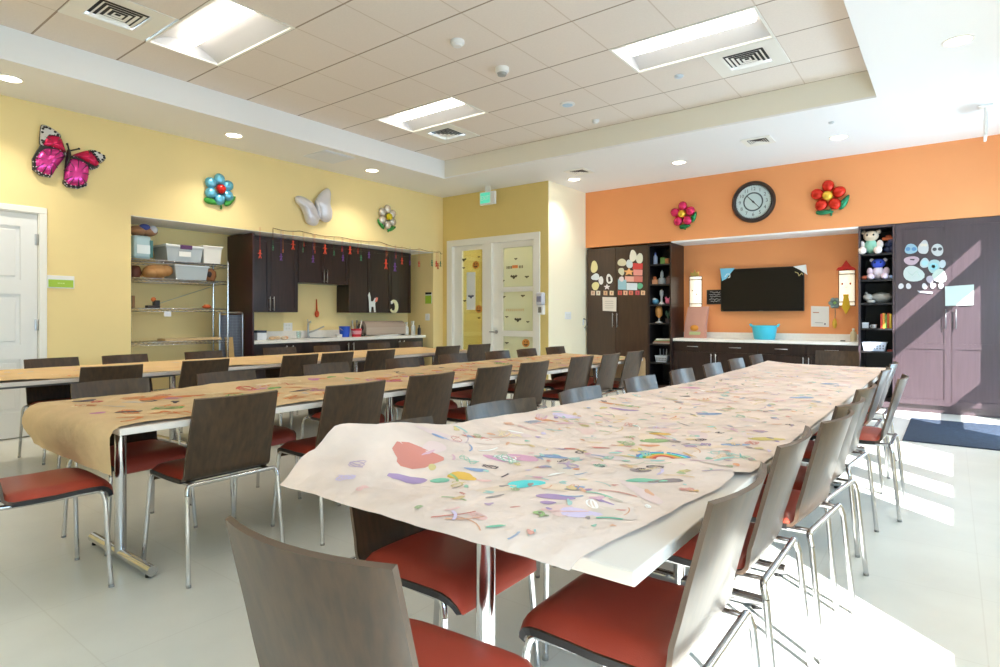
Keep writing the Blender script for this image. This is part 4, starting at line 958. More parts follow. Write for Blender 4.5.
# paper cut-outs and notices on the tall cabinets
YC = YB-.002
def cut(u, v, du, dv, rgb, lb, shape='o', marks=(), grp='paper cut-outs on the cabinet doors', seed=0, nm='paper_cutout'):
    if shape == 'o': uv = [(u+a, v+c) for a, c in wob(du, 16, 0, 0, dv, .08, seed)]
    elif shape == 'r': uv = [(u-du, v-dv), (u+du, v-dv*.9), (u+du*.95, v+dv), (u-du, v+dv*.95)]
    elif shape == 's': uv = [(u+du*(1 if k % 2 == 0 else .45)*math.sin(PI*k/5), v-dv*(1 if k % 2 == 0 else .45)*math.cos(PI*k/5)) for k in range(10)]
    paper_shape(nm, lb, 'paper cut-out', uv, rgb, YC-seed*.00025, .002, marks, grp)
cut(594.2, 267, 3.6, 5.8, (226, 214, 160), 'cream egg shaped paper cut-out on the cabinet door by the cream wall', seed=1)
cut(595.5, 277, 3.8, 3.6, (214, 220, 226), 'white round paper cut-out under the cream egg cut-out', seed=2)
cut(601, 280.5, 2.5, 4, (224, 222, 224), 'narrow white oval paper cut-out beside the white round one', seed=3)
cut(595.5, 286, 3.8, 4, (228, 216, 158), 'yellow round paper cut-out at the bottom of the small group', seed=4)
cut(609.3, 279, 3.1, 5, (232, 230, 226), 'white oval paper cut-out with dark keyhole middle', seed=5, marks=[('dark_middle', 'p', [(608, 277), (610, 276.5), (611, 281), (608.5, 282)], (60, 48, 46), 0)])
cut(607, 287, 3.5, 3.2, (228, 220, 222), 'white paper star below the keyhole cut-out', 's', seed=6)
for k, (u, c) in enumerate(((593, (222, 190, 166)), (598.3, (226, 214, 196)), (605.5, (206, 170, 136)), (611.7, (226, 200, 170)))): cut(u, 293, 2, 2.3, c, 'little letter card, %s in the row under the small cut-out group' % ORD[k], 'r', seed=7+k, grp='letter cards on the dark cabinet', nm='letter_card', marks=[('letter_stroke', 'p', [(u-.4, 291.8), (u+.5, 291.8), (u+.3, 294.3), (u-.3, 294.3)], (170, 110, 90), 0)])
for k, u in enumerate((620, 625.5, 631, 637.5, 643)): cut(u, 292.8, 2.1, 2.3, ((206, 96, 84), (226, 180, 150), (214, 120, 96), (196, 84, 90), (226, 190, 150))[k], 'little letter card, %s in the row under the colorful cut-outs' % ORD[k], 'r', seed=11+k, grp='letter cards on the dark cabinet', nm='letter_card', marks=[('letter_stroke', 'p', [(u-.4, 291.8), (u+.5, 291.8), (u+.3, 294.3), (u-.3, 294.3)], (120, 60, 60), 0)])
for k, (u, v, du, dv, c, s, lb) in enumerate([(633, 256, 3.5, 6, (234, 230, 216), 'o', 'white oval paper cut-out topmost in the colorful group'), (639.6, 258.5, 3.6, 5, (226, 224, 206), 'o', 'white oval paper cut-out second from the top, nearest the bookcase'), (622, 262.5, 4.4, 3.8, (214, 206, 176), 'o', 'tan round paper cut-out on the upper outer corner of the colorful group'), (629.5, 264, 3.2, 4.5, (206, 216, 220), 'o', 'pale blue paper cut-out under the topmost oval'), (637.8, 266.3, 5, 3.2, (206, 66, 62), 'r', 'red paper card in the colorful group'), (621.5, 271.5, 2.8, 4, (206, 206, 180), 'o', 'small cream paper cut-out at the outer edge of the colorful group'), (629, 272, 6, 4.2, (230, 170, 110), 's', 'orange paper star in the middle of the colorful group'), (638, 272.5, 4.6, 3, (226, 150, 140), 'r', 'pink paper card under the red card'), (630, 279, 5, 2.8, (226, 170, 156), 'r', 'pink paper card under the orange star'), (638.3, 279, 4.4, 3, (206, 120, 110), 'r', 'dull red paper card near the bookcase in the colorful group'), (622.3, 284.5, 4.2, 5.2, (150, 190, 206), 'r', 'light blue paper card at the lower outer corner of the colorful group'), (632, 286.5, 5.4, 3.6, (212, 222, 232), 'r', 'pale white blue paper card at the bottom middle of the colorful group'), (640, 286, 2.8, 3, (104, 176, 140), 'o', 'green round paper cut-out at the bottom of the colorful group'), (621.5, 279, 2.4, 2.6, (222, 210, 214), 'o', 'tiny pale paper cut-out above the light blue card')]): cut(u, v, du, dv, c, lb, s, seed=17+k)
paper_shape('paper_notice', 'white paper notice with hanging strips on the dark double door cabinet', 'paper', [(602.5, 297), (616.5, 297.3), (616.3, 311.5), (602.8, 310.7)], (222, 214, 206), YC-.03, .002, [('text_line', 'p', [(605, 301+k*2.2), (613.5, 301+k*2.2), (613.5, 301.6+k*2.2), (605, 301.6+k*2.2)], (186, 176, 172), 0) for k in range(4)])
for k, (u, v, du, dv, c, lb, mk) in enumerate([(911, 249, 6.8, 4.8, (176, 214, 232), 'light blue oval skull cut-out on the grey cabinet', [('eye', 'd', [(908, 249)], (90, 130, 170), .025), ('eye', 'd', [(914, 249)], (90, 130, 170), .025)]), (923.6, 247.5, 5, 7.4, (232, 230, 230), 'tall white skull cut-out on the grey cabinet', [('eye', 'd', [(922, 245)], (206, 196, 180), .02), ('eye', 'd', [(925.5, 245)], (206, 196, 180), .02)]), (937.4, 250, 6.3, 6, (232, 232, 230), 'white skull cut-out with black eyes on the grey cabinet', [('eye', 'd', [(934.6, 249.3)], (70, 66, 70), .022), ('eye', 'd', [(940, 249)], (70, 66, 70), .022)]), (911.5, 260.5, 8, 4.2, (226, 196, 208), 'pink flat paper cut-out on the grey cabinet', [('mouth', 'p', [(910, 259), (915, 259), (914, 260.5), (910, 260)], (60, 50, 56), 0)]), (913.5, 274, 10.5, 8, (232, 240, 236), 'large white oval paper cut-out on the grey cabinet', [('curl', 'l', [(908, 272), (912, 276), (917, 271), (919, 276)], (200, 214, 206), .006)]), (924.7, 263, 4.5, 5.2, (224, 234, 236), 'white ring paper cut-out beside the pink one', [('ring', 'd', [(924.7, 263)], (160, 196, 200), .035)]), (934, 266, 6.5, 6.6, (196, 226, 226), 'pale mint flower paper cut-out on the grey cabinet', [('ring', 'd', [(933.5, 266.5)], (140, 190, 196), .045), ('dot', 'd', [(933.5, 266.5)], (210, 232, 232), .02)]), (939.5, 276, 7.6, 6.5, (228, 240, 226), 'large pale cloud paper cut-out above the taped sheet', []), (930, 279.5, 3.6, 4, (214, 200, 214), 'small lilac paper cut-out under the white ring', []), (942.5, 264, 3.2, 4.2, (222, 230, 234), 'small white paper cut-out next to the mint flower', [])]): cut(u, v, du, dv, tuple(int(a*.8) for a in c), lb, 'o', mk, 'paper cut-outs on the grey cabinet', k+1)
for k, u in enumerate((901, 908.5, 924.5, 933, 941)): cut(u, 286.2-(.5 if k > 2 else 0), 2.7, 2.8, (196, 192, 196), 'little round white card, %s in the row on the grey cabinet' % ORD[k], 'o', (), 'round letter cards on the grey cabinet', 12+k, nm='letter_card')
paper_shape('paper_strip', 'thin white strip below the round cards on the grey cabinet', 'paper', [(917, 290.5), (933, 292), (932, 293.8), (919, 292.5)], (186, 182, 190), YC, .002)
paper_shape('paper_notice', 'blank whitish paper sheet taped across both doors of the grey cabinet', 'paper', [(945, 286.5), (974, 284.5), (973.5, 305), (945.2, 305.8)], (188, 198, 190), YC-.006, .002)

# shelf contents
def put(nm, lb, cat, loc, parts, rz=0, grp=None):
    t = thing(nm, lb, cat, loc, rz, grp)
    for pname, fn, m in parts:
        b = MB(); fn(b); b.build(pname, m if not isinstance(m, tuple) else C_(m, .5), t)
    return t
SY = 9.26
bottle((-3.85, SY, 2.04), 'little blue and white bottle on the top board of the dark bookcase', (170, 190, 226), (70, 90, 170), .2, .035)
put('craft_block', 'small green and orange craft block on the top board of the dark bookcase', 'toy', (-3.69, SY, 2.04), [('green_half', lambda b: b.box(-.06, .02, -.05, .05, 0, .11, bev=.006), (96, 140, 70)), ('orange_half', lambda b: b.box(.02, .08, -.05, .05, 0, .09, bev=.006), (170, 110, 60))])
put('craft_box', 'small peach box on the second board of the dark bookcase', 'box', (-3.85, SY, 1.72), [('box', lambda b: b.box(-.05, .05, -.05, .05, 0, .08, bev=.004), (232, 170, 130)), ('ball', lambda b: b.ell((-.01, 0, .105), (.03, .03, .028)), (226, 140, 90))])
put('trophy', 'grey figurine with pointed head on the second board of the dark bookcase', 'figurine', (-3.74, SY, 1.72), [('base', lambda b: b.lathe([(0, 0), (.06, 0), (.065, .05), (.05, .1), (.02, .11)], 14), (150, 160, 164)), ('head', lambda b: b.lathe([(.02, .11), (.03, .14), (.022, .2), (0, .24)], 12), (176, 186, 190))])
put('toy_house', 'little dull brown toy house beside the grey figurine', 'toy', (-3.62, SY, 1.72), [('body', lambda b: b.box(-.035, .035, -.03, .03, 0, .09, bev=.003), (110, 84, 76)), ('roof', lambda b: b.poly([(-.045, .09), (.045, .09), (0, .13)], -.035, .035), (90, 60, 60))])
put('toy_ball', 'light blue round toy on the third board of the dark bookcase', 'toy', (-3.85, SY, 1.395), [('ball', lambda b: b.ell((0, 0, .05), (.055, .05, .05)), (110, 180, 220)), ('cap', lambda b: b.ell((-.01, -.02, .085), (.03, .03, .02)), (226, 232, 240))])
put('figurine', 'tall white figurine on the third board of the dark bookcase', 'figurine', (-3.745, SY, 1.395), [('base', lambda b: b.lathe([(0, 0), (.045, 0), (.04, .02), (.014, .05), (.018, .12)], 12), (206, 210, 214)), ('head', lambda b: b.lathe([(.018, .12), (.03, .16), (.028, .22), (0, .25)], 12), (190, 196, 206))])
put('piggy_toy', 'small pink toy with ears on the third board of the dark bookcase', 'toy', (-3.635, SY, 1.395), [('body', lambda b: b.ell((0, 0, .05), (.045, .04, .05)), (232, 120, 156)), ('ear', lambda b: b.ell((-.035, 0, .1), (.02, .012, .026)), (232, 120, 156)), ('ear', lambda b: b.ell((.035, 0, .1), (.02, .012, .026)), (232, 120, 156))])
put('goblet', 'orange and white goblet on the fourth board of the dark bookcase', 'goblet', (-3.79, SY, 1.097), [('bowl', lambda b: b.lathe([(.015, .08), (.05, .12), (.06, .19), (.05, .25), (.03, .27), (0, .272)], 16), (226, 160, 90)), ('stem', lambda b: b.lathe([(0, 0), (.06, 0), (.055, .012), (.012, .03), (.012, .09)], 16), (206, 206, 206))])
put('toy_plant', 'dark green little toy plant on the fourth board of the dark bookcase', 'toy', (-3.635, SY, 1.097), [('pot', lambda b: b.lathe([(0, 0), (.035, 0), (.045, .07)], 12), (90, 80, 80)), ('leaves', lambda b: [b.ell((.02*q, 0, .11+.03*abs(q)), (.02, .02, .05)) for q in (-1.5, 0, 1.5)], (70, 100, 80))])
for k, (c, w) in enumerate(((206, 196, 180), .14), ) if False else enumerate([((206, 196, 180), .14), ((196, 130, 110), .13), ((150, 170, 120), .12), ((226, 220, 210), .11)]):
    put('paper_pad', ['cream pad at the bottom of a flat stack on the fifth dark bookcase board', 'reddish pad second up in the flat stack on the fifth board', 'greenish pad third up in the flat stack on the fifth board', 'white pad on top of the flat stack on the fifth board'][k], 'pad', (-3.72, SY+.02, .763+.02*k), [('pad', lambda b, w=w: b.box(-w, w, -.1, .1, 0, .02, bev=.003), c)], .1*k, 'flat pads on the dark bookcase')
def basket(loc, lb, w, d, h, rgb, inner=(), rz=0, nm='basket'):
    t = thing(nm, lb, 'basket', loc, rz); b = MB(); k = .86
    o = [(-w*k, -d*k), (w*k, -d*k), (w*k, d*k), (-w*k, d*k)]; p = [(-w, -d), (w, -d), (w, d), (-w, d)]; q = [(x*.93, y*.9) for x, y in p]; r = [(x*.92, y*.9) for x, y in o]
    vs = [(x, y, 0) for x, y in o]+[(x, y, h) for x, y in p]+[(x, y, h) for x, y in q]+[(x, y, .008) for x, y in r]
    fs = [(0, 3, 2, 1), (12, 13, 14, 15)]
    for lv in (0, 4, 8): fs += [(lv+i, lv+(i+1) % 4, lv+4+(i+1) % 4, lv+4+i) for i in range(4)]
    b.add(vs, fs); b.build('body', C_(rgb, .4), t)
    b = MB(); b.tube([(x*1.01, y*1.01, h) for x, y in p], .007, 6, closed=True); b.build('rim', C_(rgb, .4), t)
    b = MB()
    for i in range(7):
        x = -w*.75+i*w*.25
        for z in (.3, .6): b.box(x-.008, x+.008, -d*(k+.14*z)-.002, -d*(k+.14*z)+.004, h*z-.008, h*z+.012)
    b.build('slots', C_([int(c*.6) for c in rgb], .5), t); return t
basket((-3.73, SY+.02, .466), 'white slotted basket on the sixth board of the dark bookcase', .1, .09, .1, (206, 212, 222))
for k, (x, c) in enumerate(((-.04, (200, 206, 214)), (.01, (150, 156, 170)), (.05, (226, 226, 230)))):
    b = MB(); b.tube([(0, 0, 0), (.01*(k-1), 0, .2)], .008, 6); tag(b.build('brush', C_(c, .4), None, (-3.73+x, SY+.02, .476)), ['light grey brush handle standing in the white basket nearest the cabinet doors', 'dark grey brush handle in the middle of the white basket', 'white brush handle in the white basket nearest the counter'][k], 'brush', 'brushes in the white basket')
# toy bookcase
def plush(nm, lb, loc, body, head, limbs, s=1, rz=0, shirt=None):
    t = thing(nm, lb, 'plush toy', loc, rz); B = C_(body, .9); H = C_(head, .9)
    b = MB(); b.ell((0, 0, .1*s), (.075*s, .065*s, .1*s)); b.build('body', C_(shirt, .9) if shirt else B, t)
    b = MB(); b.ell((0, -.01*s, .235*s), (.09*s, .075*s, .07*s)); h = b.build('head', H, t)
    for q in (-1, 1): b = MB(); b.ell((q*.08*s, 0, .285*s), (.028*s, .018*s, .028*s), 10, 6); b.build('ear', B, h)
    for q in (-1, 1): b = MB(); b.ell((q*.035*s, -.078*s, .245*s), (.012*s, .008*s, .014*s), 8, 5); b.build('eye', 'black', h)
    for q in (-1, 1): b = MB(); b.ell((q*.1*s, -.02*s, .12*s), (.04*s, .03*s, .06*s), 10, 6); b.build('arm', C_(limbs, .9), t)
    for q in (-1, 1): b = MB(); b.ell((q*.085*s, -.1*s, .045*s), (.048*s, .06*s, .048*s), 12, 8); b.ell((q*.085*s, -.152*s, .045*s), (.026*s, .01*s, .026*s), 10, 6); b.build('foot', C_(limbs, .9), t)
    return t
plush('plush_bear', 'white plush animal in a mint shirt on the top board of the toy bookcase', (-.855, SY-.03, 2.02), (206, 180, 156), (222, 200, 176), (238, 222, 216), 1.02, 0, (150, 206, 186))
put('toy_figure', 'dark blue toy lump on the top board of the toy bookcase', 'toy', (-.66, SY+.03, 2.02), [('body', lambda b: [b.ell((x, 0, z), (.045, .04, .045)) for x, z in ((-.02, .05), (.03, .06), (0, .12), (.03, .16))], (50, 58, 96))])
put('toy_vehicle', 'orange toy lying on top of the dark blue toy in the toy bookcase', 'toy', (-.665, SY+.03, 2.2), [('body', lambda b: b.box(-.07, .07, -.03, .03, 0, .04, bev=.012), (222, 110, 60)), ('cab', lambda b: b.box(-.03, .03, -.025, .025, .035, .065, bev=.01), (200, 90, 50))])
plush('plush_animal', 'blue headed plush animal on the second board of the toy bookcase', (-.775, SY, 1.682), (226, 214, 226), (60, 84, 196), (222, 200, 214), .92)
put('toy_shell', 'coral colored toy on the second board of the toy bookcase', 'toy', (-.925, SY-.04, 1.682), [('body', lambda b: b.ell((0, 0, .03), (.04, .035, .03)), (226, 120, 90))])
for k, (x, c) in enumerate(((-.87, (206, 196, 226)), (-.655, (226, 216, 232)), (-.63, (150, 180, 226)))): put('toy_ball', ['lilac ball beside the coral toy in the toy bookcase', 'white ball beside the blue plush in the toy bookcase', 'light blue ball at the bookcase side by the grey cabinet'][k], 'toy', (x, SY-.06, 1.682), [('ball', lambda b: b.ell((0, 0, .027), (.027,)*3), c)], 0, 'small balls on the toy bookcase')
put('plush_animal', 'long grey plush animal lying on the third board of the toy bookcase', 'plush toy', (-.77, SY, 1.377), [('body', lambda b: b.ell((.03, 0, .07), (.13, .06, .07)), (150, 146, 142)), ('head', lambda b: b.ell((-.12, -.02, .075), (.06, .05, .05)), (170, 166, 162)), ('ear', lambda b: b.ell((-.14, -.02, .13), (.018, .012, .02)), (150, 146, 142)), ('paw', lambda b: b.ell((-.08, -.07, .02), (.05, .025, .02)), (196, 194, 190))])
for k, (c, h) in enumerate([((196, 60, 44), .19), ((226, 150, 60), .2), ((110, 150, 70), .18), ((206, 90, 50), .2), ((236, 196, 70), .19)]):
    put('book', ['red book first in the row on the fourth toy bookcase board', 'orange book second in the row on the fourth board', 'green book third in the row on the fourth board', 'dark orange book fourth in the row on the fourth board', 'yellow book last in the row against the bookcase side'][k], 'book', (-.735+.025*k, SY, 1.046), [('cover', lambda b, h=h: b.box(-.0115, .0115, -.08, .07, 0, h, bev=.003), c), ('pages', lambda b, h=h: b.box(-.008, .008, -.07, .072, .004, h-.004), (236, 230, 214))], 0, 'books on the toy bookcase')
put('small_box', 'small white box on the fourth board of the toy bookcase', 'box', (-.92, SY, 1.046), [('box', lambda b: b.box(-.035, .035, -.03, .03, 0, .06, bev=.003), (222, 222, 226)), ('lid', lambda b: b.box(-.038, .038, -.033, .033, .06, .075, bev=.003), (236, 236, 238))])
put('small_cup', 'little white cup between the white box and the books', 'cup', (-.82, SY, 1.046), [('cup', lambda b: b.lathe([(0, 0), (.025, 0), (.032, .05), (.028, .05), (.022, .006), (0, .006)], 14), (226, 226, 230)), ('handle', lambda b: b.tube(fillet([(-.028, 0, .04), (-.05, 0, .035), (-.045, 0, .015), (-.025, 0, .012)], .01), .005, 6), (226, 226, 230))])
basket((-.815, SY, .748), 'white slotted basket on the fifth board of the toy bookcase', .135, .09, .11, (200, 206, 222))
put('notebook', 'flat reddish notebook beside the white basket on the toy bookcase', 'book', (-.64, SY, .748), [('cover', lambda b: b.box(-.03, .03, -.08, .08, 0, .02, bev=.003), (160, 70, 60))])
# ------------------------------------------------------------------ kitchen recess (local frame: x = along the wall, -y = into the room, y=0 at wall plane)
DP = XL-NB-.004
t = thing('cabinet_divider', 'tall dark wood end panel between wire shelf and kitchen counter', 'panel', (XL, 4.262, 0), PI/2)
b = MB(); b.box(0, .022, 0, DP, 0, 2.3); b.box(.022, .05, .25, DP-.02, 2.2, 2.3); b.build('board', C_((54, 22, 22), .3, var=.3, vscale=4), t)
def upper(nm, lb, y0, y1, z0, z1, doors, hs, depth=.31):
    t = thing(nm, lb, 'cabinet', (XL-DP+depth, 0, 0), PI/2)
    b = MB(); b.box(y0, y1, .02, depth, z0, z1); b.build('body', 'espresso', t)
    for (a, c), h in zip(doors, hs):
        b = MB(); shaker(b, a+.002, c-.002, z0+.002, z1-.002, .02, .06); d = b.build('door', 'espresso', t)
        if h: b = MB(); pull(b, h[0], h[1], 0, .2); tag(b.build('handle', 'steel', d), 'steel bar handle')
upper('wall_cabinet', 'tall dark wall cabinet next to the end panel above the counter', 4.29, 5.165, 1.262, 2.315, [(4.29, 4.73), (4.73, 5.165)], [(4.70, 1.38), (4.76, 1.38)])
upper('wall_cabinet', 'short dark wall cabinet above the sink', 5.17, 6.085, 1.70, 2.315, [(5.17, 5.63), (5.63, 6.085)], [(5.60, 1.815), (5.66, 1.815)])
upper('wall_cabinet', 'long dark wall cabinet above the paper roll', 6.09, 7.45, 1.262, 2.315, [(6.09, 6.54), (6.54, 6.99), (6.99, 7.45)], [None, None, None])
t = thing('base_cabinet', 'dark base cabinet under the kitchen counter', 'cabinet', (XL, 0, 0), PI/2)
b = MB(); b.box(4.29, 7.46, .05, DP, .09, .83); b.box(4.29, 7.46, .1, DP, 0, .09); b.build('body', 'espresso', t)
for k in range(6):
    a = 4.29+k*.528; b = MB(); shaker(b, a+.003, a+.525, .1, .825, .05, .06); d = b.build('door', 'espresso', t)
    b = MB(); pull(b, a+(.48 if k % 2 == 0 else .05), .7, .03, .2); b.build('handle', 'steel', d)
t = thing('countertop', 'long white kitchen countertop with low backsplash in the yellow recess', 'countertop', (XL, 0, 0), PI/2)
b = MB(); x0, x1, s0, s1 = 4.288, 7.49, 5.3, 5.72
b.box(x0, s0, 0, DP, .835, .878); b.box(s1, x1, 0, DP, .835, .878); b.box(s0, s1, 0, .12, .835, .878); b.box(s0, s1, .5, DP, .835, .878); b.build('top', 'white_counter', t)
b = MB(); b.box(x0, x1, DP-.02, DP, .878, .985, bev=.002); b.build('backsplash', 'white_counter', t)
t = thing('sink', 'steel kitchen sink set into the white counter', 'sink', (XL, 5.51, .878), PI/2)
b = MB()
for a, c, e, f, g, h in ((-.208, .208, .122, .134, -.18, .004), (-.208, .208, .486, .498, -.18, .004), (-.208, -.196, .134, .486, -.18, .004), (.196, .208, .134, .486, -.18, .004), (-.208, .208, .122, .498, -.19, -.18)): b.box(a, c, e, f, g, h)
b.build('basin', 'steel', t)
t = thing('faucet', 'steel kitchen faucet with slanted spout behind the sink', 'faucet', (XL, 5.5, .878), PI/2)
b = MB(); b.lathe([(.03, 0), (.03, .01), (.02, .02)], 14, (0, .56, 0)); b.tube(fillet([(0, .56, 0), (0, .56, .22), (0, .5, .24)], .03), .016, 10); b.build('body', 'steel', t)
b = MB(); b.tube([(0, .55, .07), (.1, .47, .12), (.19, .42, .17)], [.013, .013, .011], 10); b.build('spout', 'steel', t)
b = MB(); b.tube([(0, .56, .22), (-.01, .56, .28)], .007, 8); b.build('lever', 'steel', t)
KZ = .879
def kput(nm, lb, cat, y, x, parts, rz=0, z=KZ, grp=None): return put(nm, lb, cat, (x, y, z), parts, PI/2+rz, grp)
kput('carton', 'white carton with dark top on the counter beside the end panel', 'carton', 4.5, -7.6, [('box', lambda b: b.box(-.06, .08, -.1, .1, 0, .1, bev=.004), (222, 226, 232)), ('lid', lambda b: b.box(-.062, .082, -.102, .102, .1, .13, bev=.004), (50, 60, 84))])
for k, (y, x, c) in enumerate([(4.68, -7.52, (206, 176, 140)), (4.78, -7.56, (226, 206, 176)), (4.87, -7.5, (196, 150, 110)), (4.8, -7.44, (222, 200, 176))]): kput('craft_lump', ['tan lump of craft clay nearest the carton', 'cream lump of craft clay in the middle of the small heap', 'brown lump of craft clay nearest the sink', 'pale lump of craft clay at the front of the small heap'][k], 'clay', y, x, [('lump', lambda b: b.ell((0, 0, .022), (.055, .04, .024)), c)], .3*k, grp='clay lumps on the kitchen counter')
kput('drinking_glass', 'clear glass standing beside the kitchen sink', 'glass', 5.22, -7.7, [('glass', lambda b: b.lathe([(0, 0), (.03, 0), (.036, .1), (.033, .1), (.028, .006), (0, .006)], 16), 'glassy')])
t = thing('dish_brush', 'orange red brush hanging on the wall above the sink', 'brush', (NB, 5.7, 1.19), PI/2)
b = MB(); b.tube([(0, -.02, .1), (-.005, -.02, .28)], [.014, .008], 8); b.build('handle', C_((222, 100, 40), .4), t); b = MB(); b.ell((0, -.025, .05), (.04, .02, .055)); b.build('head', C_((214, 84, 36), .5), t)
kput('sponge', 'white sponge by the sink edge', 'sponge', 5.8, -7.52, [('sponge', lambda b: b.box(-.05, .05, -.03, .03, 0, .04, bev=.008), (232, 230, 226)), ('scrub_pad', lambda b: b.box(-.05, .05, -.03, .03, .04, .05, bev=.004), (214, 220, 222))])
def pail(nm, lb, y, x, r, h, rgb, band=None):
    t = thing(nm, lb, 'bucket', (x, y, KZ), PI/2); b = MB(); b.lathe([(0, 0), (r*.85, 0), (r, h), (r*1.05, h), (r*1.05, h+.008), (r*.94, h), (r*.8, .006), (0, .006)], 22); b.build('tub', C_(rgb, .35), t)
    if band: b = MB(); b.lathe([(r*.91, h*.35), (r*.99, h*.8)], 22); b.build('label_band', C_(band, .5), t)
    b = MB(); b.tube([(r*1.03*math.cos(a), 0, h-.02-.02*math.sin(a)) if False else (r*1.03*math.cos(a), -r*.75*math.sin(a), h-.02-r*.6*math.sin(a)) for a in [PI*k/12 for k in range(13)]], .004, 6); b.build('handle', 'steel', t); return t
pail('bucket', 'small blue bucket on the kitchen counter beside the red one', 5.96, -7.58, .085, .16, (34, 84, 200))
pail('bucket', 'small red bucket with pale band on the kitchen counter', 6.16, -7.54, .085, .12, (206, 44, 60), (226, 150, 160))
for k, (dx, a, c) in enumerate(((-.03, -.25, (196, 190, 184)), (.0, .05, (120, 116, 112)), (.04, .3, (222, 216, 206)))):
    b = MB(); b.tube([(0, 0, 0), (a*.2, 0, .22)], .008, 6); b.ell((a*.2, 0, .23), (.016, .008, .03), 8, 6); tag(b.build('utensil', C_(c, .4), None, (-7.54, 6.16+dx, KZ+.008), PI/2), ['pale spoon leaning out of the red bucket toward the blue one', 'dark grey spoon upright in the red bucket', 'cream spoon leaning out of the red bucket toward the paper roll'][k], 'utensil', 'spoons in the red bucket')
t = thing('paper_roll', 'wide grey brown kraft paper roll in a black stand on the kitchen counter', 'paper roll', (-7.72, 6.86, KZ), PI/2)
b = MB(); b.tube([(-.44, 0, .14), (.44, 0, .14)], .105, 26); b.build('roll', C_((176, 156, 142), .8), t)
b = MB(); b.box(-.44, .44, -.112, -.1, .02, .14); b.build('loose_sheet', C_((186, 168, 154), .8), t)
for s in (-1, 1): b = MB(); b.box(s*.475-.025, s*.475+.025, -.1, .1, 0, .02); b.box(s*.475-.02, s*.475+.02, -.02, .02, .02, .2); b.lathe([(.06, s*.455), (.06, s*.49)], 14, (0, 0, .14), axis='x'); b.build('stand_end', C_((60, 50, 48), .4), t)
b = MB(); b.tube([(-.46, -.09, .03), (.46, -.09, .03)], .012, 8); b.build('cutter_bar', 'black', t)
for k in range(3):
    kput('paper_sheet', ['white sheet lowest in the loose pile before the paper roll', 'white sheet in the middle of the loose pile before the paper roll', 'white sheet on top of the loose pile before the paper roll'][k], 'paper', 6.72+.04*k, -7.47, [('sheet', lambda b: b.box(-.2, .2, -.08, .08, 0, .006), (236, 238, 240))], .06*k, KZ+.0065*k, 'loose white sheets on the kitchen counter')
bottle((-7.62, 7.33, KZ), 'white spray bottle on the counter at the end of the paper roll', (232, 232, 226), (226, 226, 220), .2, .035, spray=True)
bottle((-7.56, 7.43, KZ), 'taller white spray bottle beside the black bottle', (222, 224, 220), (236, 236, 230), .22, .04, spray=True)
bottle((-7.62, 7.47-.0, KZ), 'x', (40, 36, 40), (30, 30, 34), .17, .03) if False else bottle((-7.42, 7.44, KZ), 'black bottle at the end of the kitchen counter', (44, 40, 44), (30, 30, 34), .17, .03)
t = thing('cabinet_decoration', 'white standing horse cut-out on the long wall cabinet', 'decoration', (NB+.314, 6.56, 1.40), PI/2)
b = MB(); b.poly([(-.06, -.13), (-.03, -.13), (-.02, -.04), (.03, -.04), (.04, -.13), (.07, -.13), (.06, .02), (.1, .08), (.06, .11), (.02, .05), (-.03, .05), (-.035, .12), (-.06, .2), (-.09, .15), (-.07, .05)], -.012, -.003); b.build('horse', C_((226, 232, 232), .5), t)
b = MB(); b.poly([(.05, .04), (.1, .05), (.12, .11), (.08, .12)], -.016, -.011); b.build('tail', C_((232, 130, 110), .5), t)
t = thing('cabinet_decoration', 'pale crescent shaped cut-out on the long wall cabinet', 'decoration', (NB+.314, 7.04, 1.37), PI/2)
b = MB(); o = [(.1*math.cos(a), .12*math.sin(a)) for a in [(-2.6+5.0*k/14) for k in range(15)]]+[(.045*math.cos(a)-.02, .07*math.sin(a)) for a in [(2.4-5.0*k/14) for k in range(15)]]; b.poly(o, -.012, -.003); b.build('crescent', C_((226, 222, 180), .5), t)
b = MB(); b.poly([(-.07, .04), (-.03, .05), (-.04, .1), (-.08, .09)], -.016, -.01); b.build('tuft', C_((232, 232, 226), .5), t)
# wire shelf
t = thing('wire_shelf', 'chrome wire shelving unit in the yellow recess', 'shelf', (XL, 0, 0), PI/2)
SY0, SY1, F0, F1 = 2.84, 3.98, .1, .47
for y, dpt in ((SY0, F0), (SY1, F0), (SY0, F1), (SY1, F1)):
    b = MB(); b.tube([(y, dpt, .02), (y, dpt, 1.9)], .0125, 10); p = b.build('post', 'chrome', t); b = MB(); b.lathe([(.016, 0), (.016, .02)], 10, (y, dpt, 0)); b.build('foot_cap', 'black', p)
SZ = (1.86, 1.645, 1.295, .9, .3)
for z in SZ:
    b = MB()
    for dpt in (F0, F1):
        b.tube([(SY0, dpt, z), (SY1, dpt, z)], .005, 6); b.tube([(SY0, dpt, z-.035), (SY1, dpt, z-.035)], .004, 6)
        N = 40; b.tube([(SY0+(SY1-SY0)*k/N, dpt, z-.0175+(.0155 if k % 2 else -.0155)) for k in range(N+1)], .0025, 4)
    for y in (SY0, SY1): b.tube([(y, F0, z), (y, F1, z)], .005, 6); b.tube([(y, F0, z-.035), (y, F1, z-.035)], .004, 6)
    for k in range(1, 24): y = SY0+(SY1-SY0)*k/24; b.tube([(y, F0, z+.003), (y, F1, z+.003)], .0025, 5)
    b.build('wire_shelf_board', 'chrome', t)
b = MB(); b.tube([(SY0+.3, F1+.008, 1.3), (SY1, F1+.008, 1.6)], .004, 6); b.build('cross_brace', 'steel', t)
b = MB(); b.box(3.2, 3.28, F0-.012, F0-.008, 1.2, 1.26); b.build('shelf_tag', C_((222, 226, 236), .6), t)
def sput(nm, lb, cat, y, dpt, z, parts, rz=0): return put(nm, lb, cat, (XL-dpt-.02, y, z+.006), parts, PI/2+rz)
CLR = C_((214, 222, 226), .25, trans=.35)
